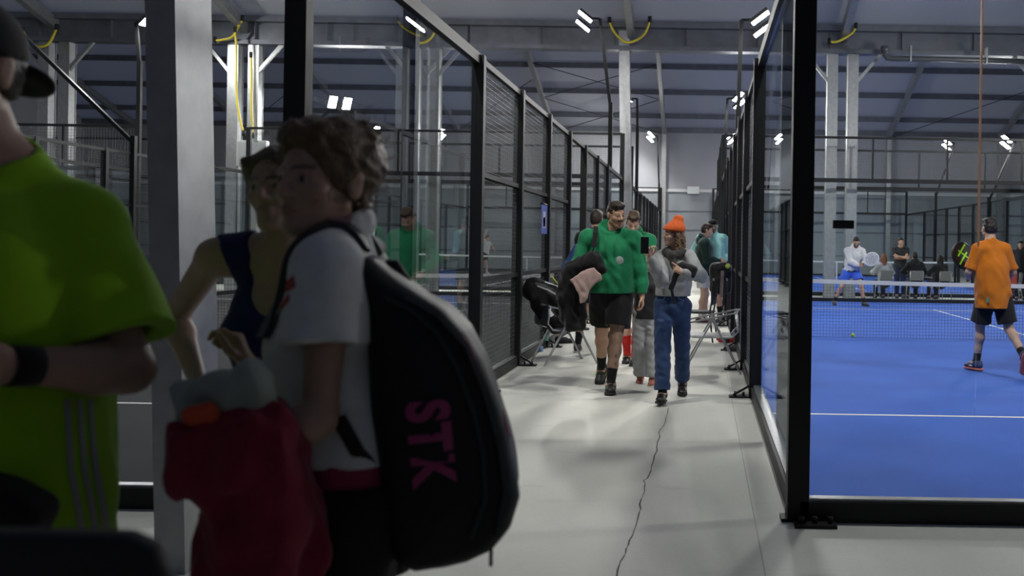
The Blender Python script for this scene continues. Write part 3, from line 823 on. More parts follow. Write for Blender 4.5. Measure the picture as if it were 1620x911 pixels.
        if 'headc' in s.override: J['headc'] = Vector(s.override['headc'])
        else: J['headc'] = J['neck']+s.spu*.095*sc+s.hu*.085*s.hs+s.hf*.028*sc+Vector(s.headoff)
        return s
    def h(s, r, f, u): return s.J['headc']+(s.hr*r+s.hf*f+s.hu*u)*s.hs
    # ------------------------------------------------ primitive lists
    def head_prims(s, nose=1.0, jaw=1.0):
        h = s.h; q = s.hs; ax = (s.hr, s.hf, s.hu); E = lambda c, r, k=None: Ell(h(*c), [x*q for x in r], ax, k)
        C = lambda a, b, ra, rb=None, k=None: Cap(h(*a), h(*b), ra*q, (rb if rb is not None else ra)*q, None, k)
        P_ = [E((0,-.012,.032),(.074,.095,.083)), E((0,.022,-.03),(.060*jaw,.068,.078)), E((0,.062,-.088),(.026*jaw,.024,.022))]
        for sd in (-1,1):
            P_ += [C((sd*.052*jaw,.0,-.052),(sd*.018*jaw,.062,-.092),.020,.018), E((sd*.044,.055,-.022),(.022,.024,.02)),
                   C((sd*.044,.064,.020),(sd*.012,.083,.018),.011,.011,.012)]
        return P_
    def face_prims(s, nose=1.0):
        h = s.h; q = s.hs; ax = (s.hr, s.hf, s.hu); E = lambda c, r, k=.006: Ell(h(*c), [x*q for x in r], ax, k)
        C = lambda a, b, ra, rb=None, k=.008: Cap(h(*a), h(*b), ra*q, (rb if rb is not None else ra)*q, None, k)
        P_ = [C((0,.084,.012),(0,.106*nose,-.022),.0075,.0125), E((.012,.094,-.028),(.009,.010,.008)), E((-.012,.094,-.028),(.009,.010,.008)),
              E((0,.087,-.054),(.024,.011,.0065)), E((0,.085,-.066),(.021,.011,.0075)), E((0,.078,-.092),(.020,.014,.013),.012)]
        for sd in (-1,1):
            P_ += [E((sd*.031,.070,.003),(.0145,.0145,.0125),.004)]
            P_ += [E((sd*.076,-.010,-.005),(.009,.020,.032),.008), E((sd*.080,-.018,.010),(.007,.014,.016),.006)]
        return P_
    def face_subs(s):
        h = s.h; q = s.hs
        return [Ell(h(sd*.032,.098,.004), [.019*q,.016*q,.013*q], (s.hr,s.hf,s.hu), .012) for sd in (-1,1)]
    def torso_prims(s, e=0.0):
        J = s.J; q = s.sc; b = s.bw; ax = (s.Rs, s.Fs, s.spu); axh = (s.Rh, s.Fh, Vector((0,0,1)))
        T = []
        if s.sex == 'm':
            T += [Ell(J['pelvis']+Vector((0,0,.0)), [.165*q*b+e,.115*q*b+e,.125*q+e], axh), Ell(J['waist'],[.148*q*b+e,.108*q*b+e,.15*q+e],ax),
                  Ell(J['chest']+s.Fs*.005*q,[.172*q*b+e,.118*q*b+e,.19*q+e],ax),
                  Cap(J['shL'].lerp(J['shR'],.12),J['shR'].lerp(J['shL'],.12),.062*q*b+e,None,(s.Fs,1.0))]
        else:
            T += [Ell(J['pelvis']+Vector((0,0,-.02)), [.168*q*b+e,.118*q*b+e,.125*q+e], axh), Ell(J['waist'],[.122*q*b+e,.095*q*b+e,.14*q+e],ax),
                  Ell(J['chest'],[.142*q*b+e,.10*q*b+e,.18*q+e],ax),
                  Cap(J['shL'].lerp(J['shR'],.12),J['shR'].lerp(J['shL'],.12),.05*q*b+e)]
            for sd in (-1,1): T.append(Ell(J['chest']+s.Rs*sd*.068*q+s.Fs*.078*q+s.spu*.0*q,[.058*q+e,.058*q+e,.062*q+e],ax))
        for k in 'LR':
            T.append(Ell(J['hip'+k]+Vector((0,0,-.02))-s.Fh*.045*q,[.085*q*b+e,.09*q*b+e,.10*q+e],axh))
        return T
    def neck_prims(s, e=0):
        J = s.J; q = s.sc; r = (.058 if s.sex=='m' else .048)*q
        nb = J['neck']; top = s.h(0,-.018,-.055)
        T = [Cap(nb-s.spu*.03*q, top, r*1.08+e, r+e)]
        for k in 'LR': T.append(Cap(nb+s.spu*.045*q+s.Fs*-.012*q, J['sh'+k].lerp(nb,.18)+s.spu*.012*q, .036*q+e, .042*q+e))
        return T
    def arm_prims(s, k, e=0, t1=1.0, full=True):
        J = s.J; q = s.sc; b = .5+.5*s.bw; f = 1.0 if s.sex == 'm' else .84
        A, E, W = J['sh'+k], J['el'+k], J['wr'+k]
        T = [Ell(A,[.056*q*f*b+e]*3)]
        if t1 <= 1: T.append(Cap(A, A.lerp(E,t1), .052*q*f*b+e, lerp(.052,.040,t1)*q*f*b+e)); return T
        T.append(Cap(A, E, .052*q*f*b+e, .040*q*f*b+e))
        M = E.lerp(W,.28)
        T.append(Cap(E, M, .040*q*f*b+e, .042*q*f*b+e)); T.append(Cap(M, E.lerp(W,min(1,t1-1)), .042*q*f*b+e, lerp(.042,.027,min(1,t1-1))*q*f*b+e))
        return T
    def leg_prims(s, k, e=0, thigh=True, shank=True):
        J = s.J; q = s.sc; b = s.bw*.6+.4; f = 1.0 if s.sex=='m' else 1.0
        H_, K, A = J['hip'+k], J['kn'+k], J['an'+k]; T = []
        if thigh: T += [Cap(H_+(K-H_)*.04, K, .092*q*b*f+e, .056*q*b*f+e)]
        if shank:
            d = (A-K).normalized(); back = -(s.footdir[k]-d*s.footdir[k].dot(d)).normalized() if abs(s.footdir[k].dot(d))<.99 else -s.F
            C1 = K.lerp(A,.30)+back*.014*q
            T += [Cap(K, C1, .053*q*b+e, .057*q*b+e), Cap(C1, K.lerp(A,.62)+back*.006*q, .057*q*b+e,.043*q*b+e), Cap(K.lerp(A,.62)+back*.006*q, A, .043*q*b+e, .036*q+e)]
        return T
    def foot_frame(s, k):
        A = s.J['an'+k]; f = s.footdir[k]; r = f.cross(Vector((0,0,1)))
        r = r.normalized() if r.length > 1e-3 else s.R.copy(); u = r.cross(f).normalized(); return A, f, r, u
    def foot_prims(s, k, e=0):
        A, f, r, u = s.foot_frame(k); q = s.sc
        return [Cap(A-f*.03*q-u*.035*q, A+f*.03*q-u*.02*q, .036*q+e, .040*q+e), Cap(A+f*.02*q-u*.035*q, A+f*.135*q-u*.055*q, .040*q+e, .026*q+e, (u,.85))]
    def hand_prims(s, k, res):
        """palm, four unequal bent fingers and a thumb leaving the side of the palm"""
        J = s.J; q = s.sc*(.95 if s.sex=='m' else .86); W = J['wr'+k]
        sp = s.hspec.get(k, {})
        d = Vector(sp.get('dir', (W-J['el'+k]).normalized())).normalized()
        n = Vector(sp.get('palm', (-s.Rs if k=='R' else s.Rs)))       # palm faces the body by default
        n = (n-d*n.dot(d)).normalized()
        t = d.cross(n) if k == 'R' else n.cross(d)
        t.normalize()                                                  # towards the thumb side
        if 'thumbdir' in sp and t.dot(Vector(sp['thumbdir'])) < 0: t = -t
        curl = sp.get('curl', s.hcurl[k]); curls = sp.get('curls', (curl*.85,curl,curl*1.08,curl*1.15))
        rf = max(.0088*q, res*.80)
        T = [Cap(W-d*.01, W+d*.02*q, .026*q, .028*q, (n,.75)), RBox(W+d*.052*q, [.037*q,.046*q,.0145*q], (t,d,n), .013*q)]
        lens = (.072,.080,.074,.058)
        fing = []
        for i, L in enumerate(lens):
            off = (.030-.0205*i)*q; p = W+d*(.093-.004*abs(i-1))*q+t*off
            c = curls[i]; ang = 0; spread = t*(.10-.07*i)*(1-c)
            for j, fr in enumerate((.45,.32,.23)):
                ang += c*(1.25 if j == 0 else 1.5)
                dd = (d*math.cos(ang)+n*math.sin(ang)+spread).normalized(); p2 = p+dd*L*fr*q*1.08
                fing.append(Cap(p, p2, rf*(1.05-.08*j), rf*(1.0-.1*j))); p = p2
        th = sp.get('thumb', .5)                                        # 0 = spread out, 1 = closed
        p0 = W+d*.028*q+t*.028*q+n*.006*q
        td = (d*.75+t*(1.0-.8*th)+n*(.2+.55*th)).normalized(); p1 = p0+td*.042*q
        td2 = (d*.95+t*(.35-.5*th)+n*(.1+.5*th)).normalized(); p2 = p1+td2*.036*q
        td3 = (d*1.0+t*(.1-.5*th)+n*(.1+.5*th)).normalized(); p3 = p2+td3*.026*q
        fing += [Cap(p0,p1,rf*1.5,rf*1.2), Cap(p1,p2,rf*1.2,rf*1.05), Cap(p2,p3,rf*1.05,rf*.85)]
        s.J['palm'+k] = W+d*.06*q; s.J['hand_d'+k] = d; s.J['hand_n'+k] = n; s.J['hand_t'+k] = t
        return T, fing
    # ------------------------------------------------ body
    def make_body(s, face=None, paint=None, shoes=True, headres=None, cutlegs=False):
        face = face or {}
        s.solve(); v = s.vox
        body = s.torso_prims()+s.neck_prims()
        for k in 'LR': body += s.leg_prims(k)+s.foot_prims(k)
        arms = s.arm_prims('L',t1=2)+s.arm_prims('R',t1=2)
        head = s.head_prims(jaw=face.get('jaw',1.0)); fp = s.face_prims(face.get('nose',1.0))
        hp = {}; allp = body+arms+head+fp
        for k in 'LR':
            hp[k] = s.hand_prims(k, v); allp = allp+hp[k][0]+hp[k][1]
        f = fieldof(allp, v)
        f.add(body, .03*s.sc); f.add(arms, .022*s.sc)
        for k in 'LR': f.add(hp[k][0], .012*s.sc); f.add(hp[k][1], .0055*s.sc)
        fh = fieldof(allp, v); fh.add(head, .020*s.hs); fh.sub(s.face_subs(), .012); fh.add(fp, .006)
        f.merge(fh, .012*s.sc)
        V, Q = f.mesh(1)
        # intrinsic skin colour: lips, brows, eyes, beard
        c = np.tile(s.skin, (len(V),1)); L = (V-np.array(s.J['headc']))/s.hs
        r, fo, u = L@np.array(s.hr), L@np.array(s.hf), L@np.array(s.hu)
        ishead = (np.abs(r) < .1) & (fo > .02) & (u > -.125) & (u < .125)
        def put(mask, col, a=1.0): c[mask] = c[mask]*(1-a)+np.array(col)*a
        hc = face.get('hair', (.03,.02,.015))
        if 'beard' in face:
            m = ishead & (((u < -.035) & (fo > .02)) | ((np.abs(r) > .045) & (u < .0))) & ~((np.abs(r) < .02) & (u > -.07) & (u < -.05)); put(m, hc, face['beard'])
        if 'mustache' in face:
            put(ishead & (np.abs(r) < .032) & (u < -.036) & (u > -.053) & (fo > .07), hc, face['mustache'])
        put(ishead & ((r/.021)**2+((u+.060)/.0095)**2 < 1) & (fo > .075), face.get('lips', s.skin*np.array((1.0,.66,.62))), .65)
        put(ishead & (np.abs(np.abs(r)-.031) < .021) & (np.abs(u-.0245-.08*np.clip(.03-np.abs(np.abs(r)-.03),0,.02)) < .0045) & (fo > .055), hc, .7)
        er = np.sqrt(((np.abs(r)-.031)/.0125)**2+((u-.003)/.0058)**2)
        put(ishead & (er < 1) & (fo > .06), (.34,.31,.28), 1); put(ishead & (er < 1.35) & (er >= 1) & (fo > .06), s.skin*.6, .55)
        put(ishead & (np.sqrt((np.abs(r)-.031)**2+(u-.003)**2) < .0068) & (fo > .06), face.get('iris',(.05,.03,.02)), 1)
        if paint: paint(s, V, c)
        o = mesh_obj('person', V, Q, M_SKIN, None, s.base, c)
        s.root = o; tag(o, s.label, 'person'); s.face = face
        return s
    def part(s, name, prims, m, k=.03, fold=None, cuts=(), subs=(), vox=None, smooth=1, extra=None, sub_k=.01):
        vox = (vox*VQ if vox else s.vox*1.1); f = fieldof(prims, vox, k); f.add(prims, k)
        if fold: f.band(fold)
        if extra: f.add(extra, .012)
        if subs: f.sub(subs, sub_k)
        for p, n in cuts: f.cut(p, n)
        V, Q = f.mesh(smooth)
        return mesh_obj(name, V, Q, m, s.root)
    # ------------------------------------------------ garments
    def tee(s, m, hem=-.06, sleeve=.55, loose=.018, fold=.006, name='t_shirt', cuffopen=True, neckcut=True, seed=1, fr=30, sl_loose=.012, flare=.0):
        J = s.J; q = s.sc; T = s.torso_prims(loose)
        axh = (s.Rh, s.Fh, Vector((0,0,1)))
        hz = J['pelvis'].z+hem*q
        a = .165*q*s.bw+loose+flare; b_ = .125*q*s.bw+loose+flare
        T.append(Cap(J['waist']+s.spu*.08*q, Vector((J['pelvis'].x,J['pelvis'].y,hz)), a*.98, a, (s.Fh, b_/a)))
        for n in s.neck_prims(loose*.4)[1:]: T.append(n)
        T.append(Cap(J['neck']-s.spu*.05*q, J['neck']+s.spu*.0*q, .075*q, .072*q))
        f_args = []
        SL = {}
        for k in 'LR':
            A, E = J['sh'+k], J['el'+k]
            SL[k] = [Ell(A,[.056*q*s.bw+loose]*3), Cap(A, A.lerp(E,sleeve+.02), .056*q*s.bw+loose+.002, .058*q*s.bw+sl_loose+loose*.5)]
        vox = s.vox*1.1; allp = T+SL['L']+SL['R']; f = fieldof(allp, vox, .03); f.add(T, .03*q)
        for k in 'LR':                                     # sleeves with open ends
            A, E = J['sh'+k], J['el'+k]; e = A.lerp(E, sleeve); d = (E-A).normalized()
            g = fieldof(allp, vox, .03); g.add(SL[k], .02*q)
            g.cut(e, d)
            if cuffopen: g.sub([Cap(e-d*.03, e+d*.05, .046*q*s.bw+.004)], .006)
            f.merge(g, .022*q)
        f.band(folds(fold, fr, seed))
        f.cut((0,0,hz), (0,0,-1))
        if neckcut: f.sub([Ell(J['neck']+s.spu*.05*q+s.Fs*.02*q, [.066*q,.078*q,.05*q], (s.Rs,s.Fs,s.spu))], .008)
        V,Q = f.mesh(1); return mesh_obj(name, V, Q, m, s.root)
    def hoodie(s, m, hem=-.06, loose=.035, fold=.009, name='hoodie', hood=True, up=False, seed=2, cuff=.93, fr=26, rib=True, arm_e=.020):
        J = s.J; q = s.sc; T = s.torso_prims(loose); hz = J['pelvis'].z+hem*q
        a = .165*q*s.bw+loose; b_ = .128*q*s.bw+loose
        T.append(Cap(J['waist']+s.spu*.08*q, Vector((J['pelvis'].x,J['pelvis'].y,hz+.03*q)), a, a*.97, (s.Fh, b_/a)))
        T += s.neck_prims(loose*.5)[1:]
        for k in 'LR':
            A,E,W = J['sh'+k],J['el'+k],J['wr'+k]; C = E.lerp(W,cuff)
            T += [Ell(A,[.060*q*s.bw+loose*.7]*3), Cap(A,E,.058*q*s.bw+arm_e,.050*q*s.bw+arm_e), Cap(E,E.lerp(W,.55),.050*q*s.bw+arm_e,.046*q+arm_e*.9), Cap(E.lerp(W,.55),E.lerp(W,cuff-.07),.046*q+arm_e*.9,.036*q+arm_e*.6), Cap(E.lerp(W,cuff-.08),C,.033*q+.006,.031*q+.006)]
        vox = s.vox*1.1; f = fieldof(T, vox, .03, .08); f.add(T, .03*q)
        f.band(folds(fold, fr, seed))
        if hood and not up:                                # hood lying round the neck
            nb = J['neck']+s.spu*.035*q; pr = []
            for i in range(14):
                t0, t1 = 2*PI*i/14, 2*PI*(i+1)/14
                def pt(t): return nb+s.Rs*math.cos(t)*.085*q+s.Fs*math.sin(t)*.075*q+s.spu*(-.045*math.sin(t)+.012)*q
                rr = lambda t: (.030-.010*math.sin(t))*q
                pr.append(Cap(pt(t0),pt(t1),rr(t0),rr(t1)))
            pr.append(Ell(nb-s.Fs*.105*q-s.spu*.04*q,[.10*q,.05*q,.085*q],(s.Rs,s.Fs,s.spu)))
            f.add(pr, .014*q)
        if hood and up:
            f.add([Ell(s.h(0,-.02,.02),[.098*s.hs,.118*s.hs,.118*s.hs],(s.hr,s.hf,s.hu)), Cap(s.h(0,-.03,-.05),J['neck'],.088*q,.10*q)], .02)
            f.sub([Ell(s.h(0,.085,-.01),[.066*s.hs,.07*s.hs,.098*s.hs],(s.hr,s.hf,s.hu))], .01)
        if rib:
            f.add([Cap(Vector((J['pelvis'].x,J['pelvis'].y,hz+.035*q)),Vector((J['pelvis'].x,J['pelvis'].y,hz-.02)), a*.97,a*.95,(s.Fh,b_/a))], .012)
        f.cut((0,0,hz), (0,0,-1))
        V,Q = f.mesh(1); return mesh_obj(name, V, Q, m, s.root)
    def shorts(s, m, leng=.72, loose=.02, name='shorts', fold=.006, top=.10, seed=3, flare=.03, fr=26):
        J = s.J; q = s.sc; T = [p for p in s.torso_prims(loose)[:1]]
        axh = (s.Rh, s.Fh, Vector((0,0,1)))
        T.append(Cap(J['pelvis']+Vector((0,0,-.02*q)), J['pelvis']+Vector((0,0,top*q)), .155*q*s.bw+loose, .145*q*s.bw+loose, (s.Fh,.74)))
        LG = {}
        for k in 'LR':
            H_,K = J['hip'+k],J['kn'+k]
            T.append(Ell(H_+Vector((0,0,-.02))-s.Fh*.045*q,[.085*q*s.bw+loose,.09*q*s.bw+loose,.10*q+loose],axh))
            LG[k] = [Cap(H_, H_.lerp(K,leng+.05), .098*q*s.bw+loose, .076*q*s.bw+loose+flare)]
        allp = T+LG['L']+LG['R']; f = fieldof(allp, s.vox*1.1, .03); f.add(T, .025*q)
        for k in 'LR':
            H_,K = J['hip'+k],J['kn'+k]; e = H_.lerp(K,leng); d = (K-H_).normalized()
            g = fieldof(allp, s.vox*1.1, .03); g.add(LG[k], .02); g.cut(e, d)
            g.sub([Cap(e-d*.03, e+d*.05, (.062*q*s.bw+.008+flare*.6))], .006)
            f.merge(g, .02*q)
        f.band(folds(fold, fr, seed))
        f.cut(J['pelvis']+Vector((0,0,(top+.02)*q)), (0,0,1))
        V,Q = f.mesh(1); return mesh_obj(name, V, Q, m, s.root)
    def trousers(s, m, loose=.016, name='trousers', fold=.006, top=.10, to=.93, seed=4, wide=.0, fr=26, cut_at=None):
        J = s.J; q = s.sc; T = [p for p in s.torso_prims(loose*.8)[:1]]
        axh = (s.Rh, s.Fh, Vector((0,0,1)))
        wz = .145 if s.sex=='m' else .125
        T.append(Cap(J['pelvis']+Vector((0,0,-.02*q)), J['pelvis']+Vector((0,0,top*q)), .155*q*s.bw+loose, wz*q*s.bw+loose, (s.Fh,.74)))
        for k in 'LR':
            H_,K,A = J['hip'+k],J['kn'+k],J['an'+k]
            T.append(Ell(H_+Vector((0,0,-.02))-s.Fh*.045*q,[.085*q*s.bw+loose,.09*q*s.bw+loose,.10*q+loose],axh))
            T += [Cap(H_, K, .095*q*s.bw+loose, .062*q*s.bw+loose+wide*.5), Cap(K, K.lerp(A,to+.03), .062*q*s.bw+loose+wide*.5, .050*q+loose+wide)]
        f = fieldof(T, s.vox*1.1, .03); f.add(T, .025*q); f.band(folds(fold, fr, seed, (1,1,1.1)))
        for k in 'LR':
            K,A = J['kn'+k],J['an'+k]; e = K.lerp(A,to); d = (A-K).normalized()
            X,Y,Z = f.full(); h = (X-e.x)*d.x+(Y-e.y)*d.y+(Z-e.z)*d.z
            rad = (X-e.x)**2+(Y-e.y)**2+(Z-e.z)**2
            f.D = np.where(rad < (.14*q+wide)**2, np.maximum(f.D, h), f.D)
            f.sub([Cap(e-d*.02, e+d*.05, .044*q+wide*.6+.004)], .006)
        f.cut(J['pelvis']+Vector((0,0,(top+.02)*q)), (0,0,1))
        V,Q = f.mesh(1); return mesh_obj(name, V, Q, m, s.root)
    def sock(s, m, lo=.62, name='sock', e=.006):
        for k in 'LR':
            K,A = s.J['kn'+k],s.J['an'+k]; q = s.sc
            pr = [p.inf(e) for p in s.leg_prims(k,0,False,True)]+[p.inf(.003) for p in s.foot_prims(k)[:1]]
            c = K.lerp(A,lo); s.part(name, pr, m, k=.02, cuts=[(c,(K-A))])
    def shoe(s, m, msole, name='shoe', high=.0, laces=None, accent=None):
        for k in 'LR':
            A, f, r, u = s.foot_frame(k); q = s.sc*1.02
            up_ = [Cap(A-f*.045*q-u*.040*q, A+f*.02*q-u*.030*q, .040*q, .044*q), Cap(A+f*.0*q-u*.03*q, A+f*.10*q-u*.052*q,.045*q,.036*q), Ell(A+f*.125*q-u*.058*q,[.046*q,.062*q,.032*q],(r,f,u)),
                   Cap(A-f*.022*q-u*.03*q, A-f*.022*q+u*(.005+high)*q, .042*q,.045*q)]
            o = s.part(name, up_, m, k=.02, cuts=[(A-u*.083*q, -u),(A+u*(.012+high)*q, u)], vox=min(s.vox/VQ,.007))
            so = [Cap(A-f*.05*q-u*.083*q, A+f*.13*q-u*.083*q, .044*q,.052*q)]
            off = f*.0
            so2 = s.part('sole', so, msole, k=.01, cuts=[(A-u*.072*q, u),(A-u*.096*q, -u)], vox=min(s.vox/VQ,.007)); so2.parent = o
            if laces:
                for i in range(4):
                    c = A+f*(.035+.02*i)*q+u*(.016-.009*i)*q
                    b = MB(); b.tube([c-r*.026*q, c+u*.006*q, c+r*.026*q], .0035, 5); b.build('lace', laces, o)
            if accent:
                for sd in (-1,1):
                    c = A+f*.05*q-u*.05*q+r*sd*.046*q
                    s2 = s.part('accent_panel', [Ell(c,[.007*q,.035*q,.010*q],(r,f,u))], accent, vox=.006); s2.parent = o
    def hair(s, m, style='short', fold=.004, seed=5, top=.012, name='hair', back=0.0, fringe=0.0):
        q = s.hs; ax = (s.hr,s.hf,s.hu); h = s.h
        E = lambda c, r: Ell(h(*c), [x*q for x in r], ax)
        base = [E((0,-.016,.036),(.080,.099+.0,.088+top))]
        subs = [E((0,.085,-.03),(.075,.075,.082)), E((0,.0,-.12),(.11,.16,.085))]
        if style == 'short':
            base += [E((0,-.045,.0),(.074,.066,.085)), E((0,.05,.088),(.055,.042,.025+fringe))]
        if style == 'bulk':
            base = [E((0,-.018,.036),(.0775,.0975,.088))]+[E((0,.030,.090+top),(.062,.066,.034)), E((0,-.02,.095+top),(.064,.06,.030)), E((0,-.05,.0),(.0735,.060,.08))]
        if style == 'long':
            subs = [E((0,.085,-.03),(.064,.075,.095))]
            base += [E((0,-.06,-.03),(.085,.06,.11))]+[Cap(h(0,-.07,-.05),h(0,-.085,-.24-back),.085*q,.07*q,(s.hf,.6))]+[Cap(h(sd*.07,-.01,.0),h(sd*.072,-.02,-.17),.026*q,.034*q) for sd in (-1,1)]
        if style == 'tied':
            base += [E((0,-.05,.0),(.074,.062,.08))]
        f = fieldof(base, s.vox*.9, .02); f.add(base, .02*q); f.band(folds(fold, 95, seed, (1,1,1.2)))
        f.sub(subs, .012*q)
        V,Q = f.mesh(1); return mesh_obj(name, V, Q, m, s.root)
# ================================================================ people in the corridor
C_GREEN = cloth('green_sweatshirt', (.012,.215,.085)); C_BLACK = cloth('black_cloth', (.010,.010,.011)); C_JEANS = cloth('blue_denim', (.03,.06,.15), noise=.22, nscale=14)
C_GREY = cloth('grey_marl_sweatshirt', (.36,.37,.37), noise=.10, nscale=60); C_SOLE = mat('dark_sole', (.03,.03,.03), .8); C_WSOLE = mat('white_sole', (.62,.62,.60), .7)
C_BSHOE = mat('black_shoe', (.012,.012,.013), .55, bump=.1, bscale=120); C_WHITE = cloth('white_cloth', (.62,.62,.63)); C_RED = cloth('red_cloth', (.50,.03,.025))
C_LACE = mat('black_lace', (.02,.02,.02), .8); C_LIME = mat('lime_trim', (.25,.55,.05), .6)
H_DARK = hairm('dark_brown_hair', (.028,.018,.012)); H_BLACK = hairm('black_hair', (.012,.010,.009)); H_BLOND = hairm('dark_blond_hair', (.30,.20,.11)); H_BROWN = hairm('brown_hair', (.10,.055,.03)); H_RED = hairm('auburn_hair', (.20,.07,.03))
SK1, SK2 = (.56,.33,.22), (.60,.38,.28)
def bx(u, v, Y): p = P(u,v,Y); return (p.x, p.y)
def badge(per, c, n, r, m, name):
    c, n = Vector(c), Vector(n).normalized(); b = MB(); b.lathe([(0,.004),(r*.9,.004),(r,.002),(r,-.006)], c, 24, n); return b.build(name, m, per.root)
def strap_path(per, pts, w, th, m, name, parent=None):
    b = MB()
    pts = [Vector(p) for p in pts]
    for (p, n0), (q, n1) in zip(zip(pts, pts[1:]), zip(pts[1:], pts[2:]+[pts[-1]])):
        b.bar(p, q, w, th)
    return b.build(name, m, parent or per.root)
# ---------------- bearded man in green hoodie
def tattoo(s, V, c):
    K, A = np.array(s.J['knL']), np.array(s.J['anL']); d = (A-K)/np.linalg.norm(A-K)
    t = (V-K)@d; rad = np.linalg.norm(V-K-np.outer(t,d),axis=1)
    m = (t > -.18) & (t < np.linalg.norm(A-K)*.98) & (rad < .12)
    rs = np.random.RandomState(4); p = V[m]; lo_, hi_ = p.min(0), p.max(0); a = np.full(len(p), .42)
    for i in range(260):
        c0 = rs.uniform(lo_, hi_); rr = rs.uniform(.010,.026); e = np.linalg.norm((p-c0)*np.array((1,1,.7)),axis=1)
        a = np.maximum(a, rs.uniform(.5,.9)*np.clip(1.3-(e/rr)**2,0,1)) if i % 3 else a*np.where(e < rr, rs.uniform(.5,.9), 1)
    a = a[:,None]
    c[m] = c[m]*(1-a)+np.array((.05,.06,.06))*a
D = Person('bearded man in green hoodie and black shorts walking with jackets over his arm', bx(968,480,9.3), 180, 1.87, vox=.0075, build=1.12, skin=SK1)
D.pelvis = (0,0,.925); D.lean = (.02,.05); D.shyaw = .10
D.headoff = (.045,0,0); D.leg = {'L':(-.02,.20,.088,-4,4), 'R':(.13,-.40,.150,6,-32)}
D.arm = {'R':((.21,.33,1.07),(.6,-.6,-.5),False), 'L':((-.285,.03,.86),(-.5,-1,0),False)}
D.hspec = {'L':{'curl':.45}, 'R':{'curl':.8,'palm':(0,0,1)}}
D.head = (34,-10,-4)
D.make_body(face={'hair':(.035,.022,.016),'beard':.17,'mustache':.8,'jaw':1.06,'nose':1.03}, paint=tattoo)
D.hoodie(C_GREEN, hem=-.02, loose=.035, fold=.011, seed=11, cuff=.90)
D.shorts(C_BLACK, leng=.78, loose=.014, flare=.022, seed=12)
D.sock(C_BLACK, lo=.68); D.shoe(C_BSHOE, C_SOLE, laces=C_LACE, accent=C_LIME)
D.hair(H_DARK, 'bulk', top=.004, seed=13, fold=.005)
badge(D, D.J['chest']+D.Fs*.172-D.Rs*.085-Vector((0,0,.03)), D.Fs*1.0-D.Rs*.3+Vector((0,0,.05)), .040, mat('grey_badge',(.30,.36,.33),.6), 'round_badge')
for sd in (-1,1):
    b = MB(); p = D.J['neck']+D.Fs*.115+D.Rs*sd*.045-Vector((0,0,.02)); b.tube([p, p+D.Fs*.045-Vector((0,0,.08)), p+D.Fs*.055-Vector((0,0,.20))], .004, 6); b.build('drawstring', C_GREEN, D.root)
# strap of the bag behind his shoulder
b = MB(); J = D.J; q = J['shR'].lerp(J['neck'],.34)
pts = [q-D.Fs*.13-Vector((0,0,.10)), q-D.Fs*.07+Vector((0,0,.075)), q+D.Fs*.02+Vector((0,0,.108)), q+D.Fs*.11+Vector((0,0,.05)), q+D.Fs*.165+D.Rs*.015-Vector((0,0,.08)), q+D.Fs*.170+D.Rs*.05-Vector((0,0,.22)), q+D.Fs*.10+D.Rs*.12-Vector((0,0,.34))]
for p0, p1 in zip(pts, pts[1:]): b.bar(p0, p1, .045, .012)
b.build('shoulder_strap', C_BLACK, D.root)
# jackets over his arm
jp = lambda u,v,Y: P(u,v,Y)
Yj = 8.93
blob('black_jacket', [Cap(jp(905,425,Yj),jp(938,412,Yj),.075,.085), Cap(jp(938,412,Yj),jp(950,425,Yj-.02),.08,.06), Cap(jp(900,432,Yj),jp(895,470,Yj),.085,.075), Cap(jp(895,470,Yj),jp(905,512,Yj),.085,.07),
     Cap(jp(905,512,Yj),jp(918,515,Yj+.05),.07,.055), Cap(jp(912,440,Yj+.05),jp(920,500,Yj+.06),.08,.06), Cap(jp(890,450,Yj),jp(892,500,Yj+.03),.05,.05)], C_BLACK, None, .010, .03, folds(.012,34,21,(1,1,.5)))
tag(bpy.data.objects['black_jacket'], 'black jacket draped over the bearded man\'s bent arm', 'jacket')
PO = jp(926,450,Yj-.115); pk_ = [(jp(u,v,Yj-.115).x-PO.x, jp(u,v,Yj-.115).z-PO.z) for u,v in [(903,443),(911,456),(916,470),(918,480),(926,480),(931,466),(937,453),(951,442),(950,433),(940,423),(926,427),(910,437)]]
blob('pink_cloth', [Extr(pk_, PO, (1,0,0), (0,.12,1), (0,-1,.12), .022, .014, .01)], cloth('pale_pink_cloth',(.50,.35,.31)), None, .006, .015, folds(.009,36,22,(1,.6,.5)))
tag(bpy.data.objects['pink_cloth'], 'pale pink cloth hanging over the black jacket on the bearded man\'s arm', 'cloth')
# ---------------- woman in orange beanie
E = Person('woman in orange beanie, grey sweatshirt and blue jeans looking to her side', bx(1064,480,8.7), 181, 1.64, 'f', vox=.0068, build=.93, skin=SK2)
E.pelvis = (.0,0,.945); E.lean = (-.02,.0); E.shyaw = -.15
E.leg = {'R':(.075,.22,.088,4,4), 'L':(-.10,-.34,.115,-2,-16)}
E.override = {'elR':P(1047,446,8.50),'wrR':P(1028,406,8.38)}
E.arm = {'R':(P(1024,402,8.42),(.3,-.5,-1),True), 'L':(P(1080,431,8.36),(-1,-.3,-.5),True)}
E.hspec = {'R':{'dir':(.05,-.15,1),'palm':(.5,-.7,.1),'curl':.55,'thumb':.5}, 'L':{'dir':(-.75,-.2,.45),'palm':(-.3,.9,-.2),'curls':(.05,.75,.95,1.0),'thumb':.6}}
E.head = (-64,-3,4)
E.make_body(face={'hair':(.10,.06,.03),'jaw':.9,'nose':.97})
E.trousers(C_JEANS, loose=.014, top=.15, to=.95, fold=.007, wide=.012, seed=15)
E.hoodie(C_GREY, hem=.10, loose=.024, fold=.009, hood=False, seed=16, cuff=.92, arm_e=.013)
E.sock(C_BLACK, lo=.75); E.shoe(mat('black_leather_boot',(.010,.010,.011),.35), C_SOLE, high=.07, laces=C_LACE)
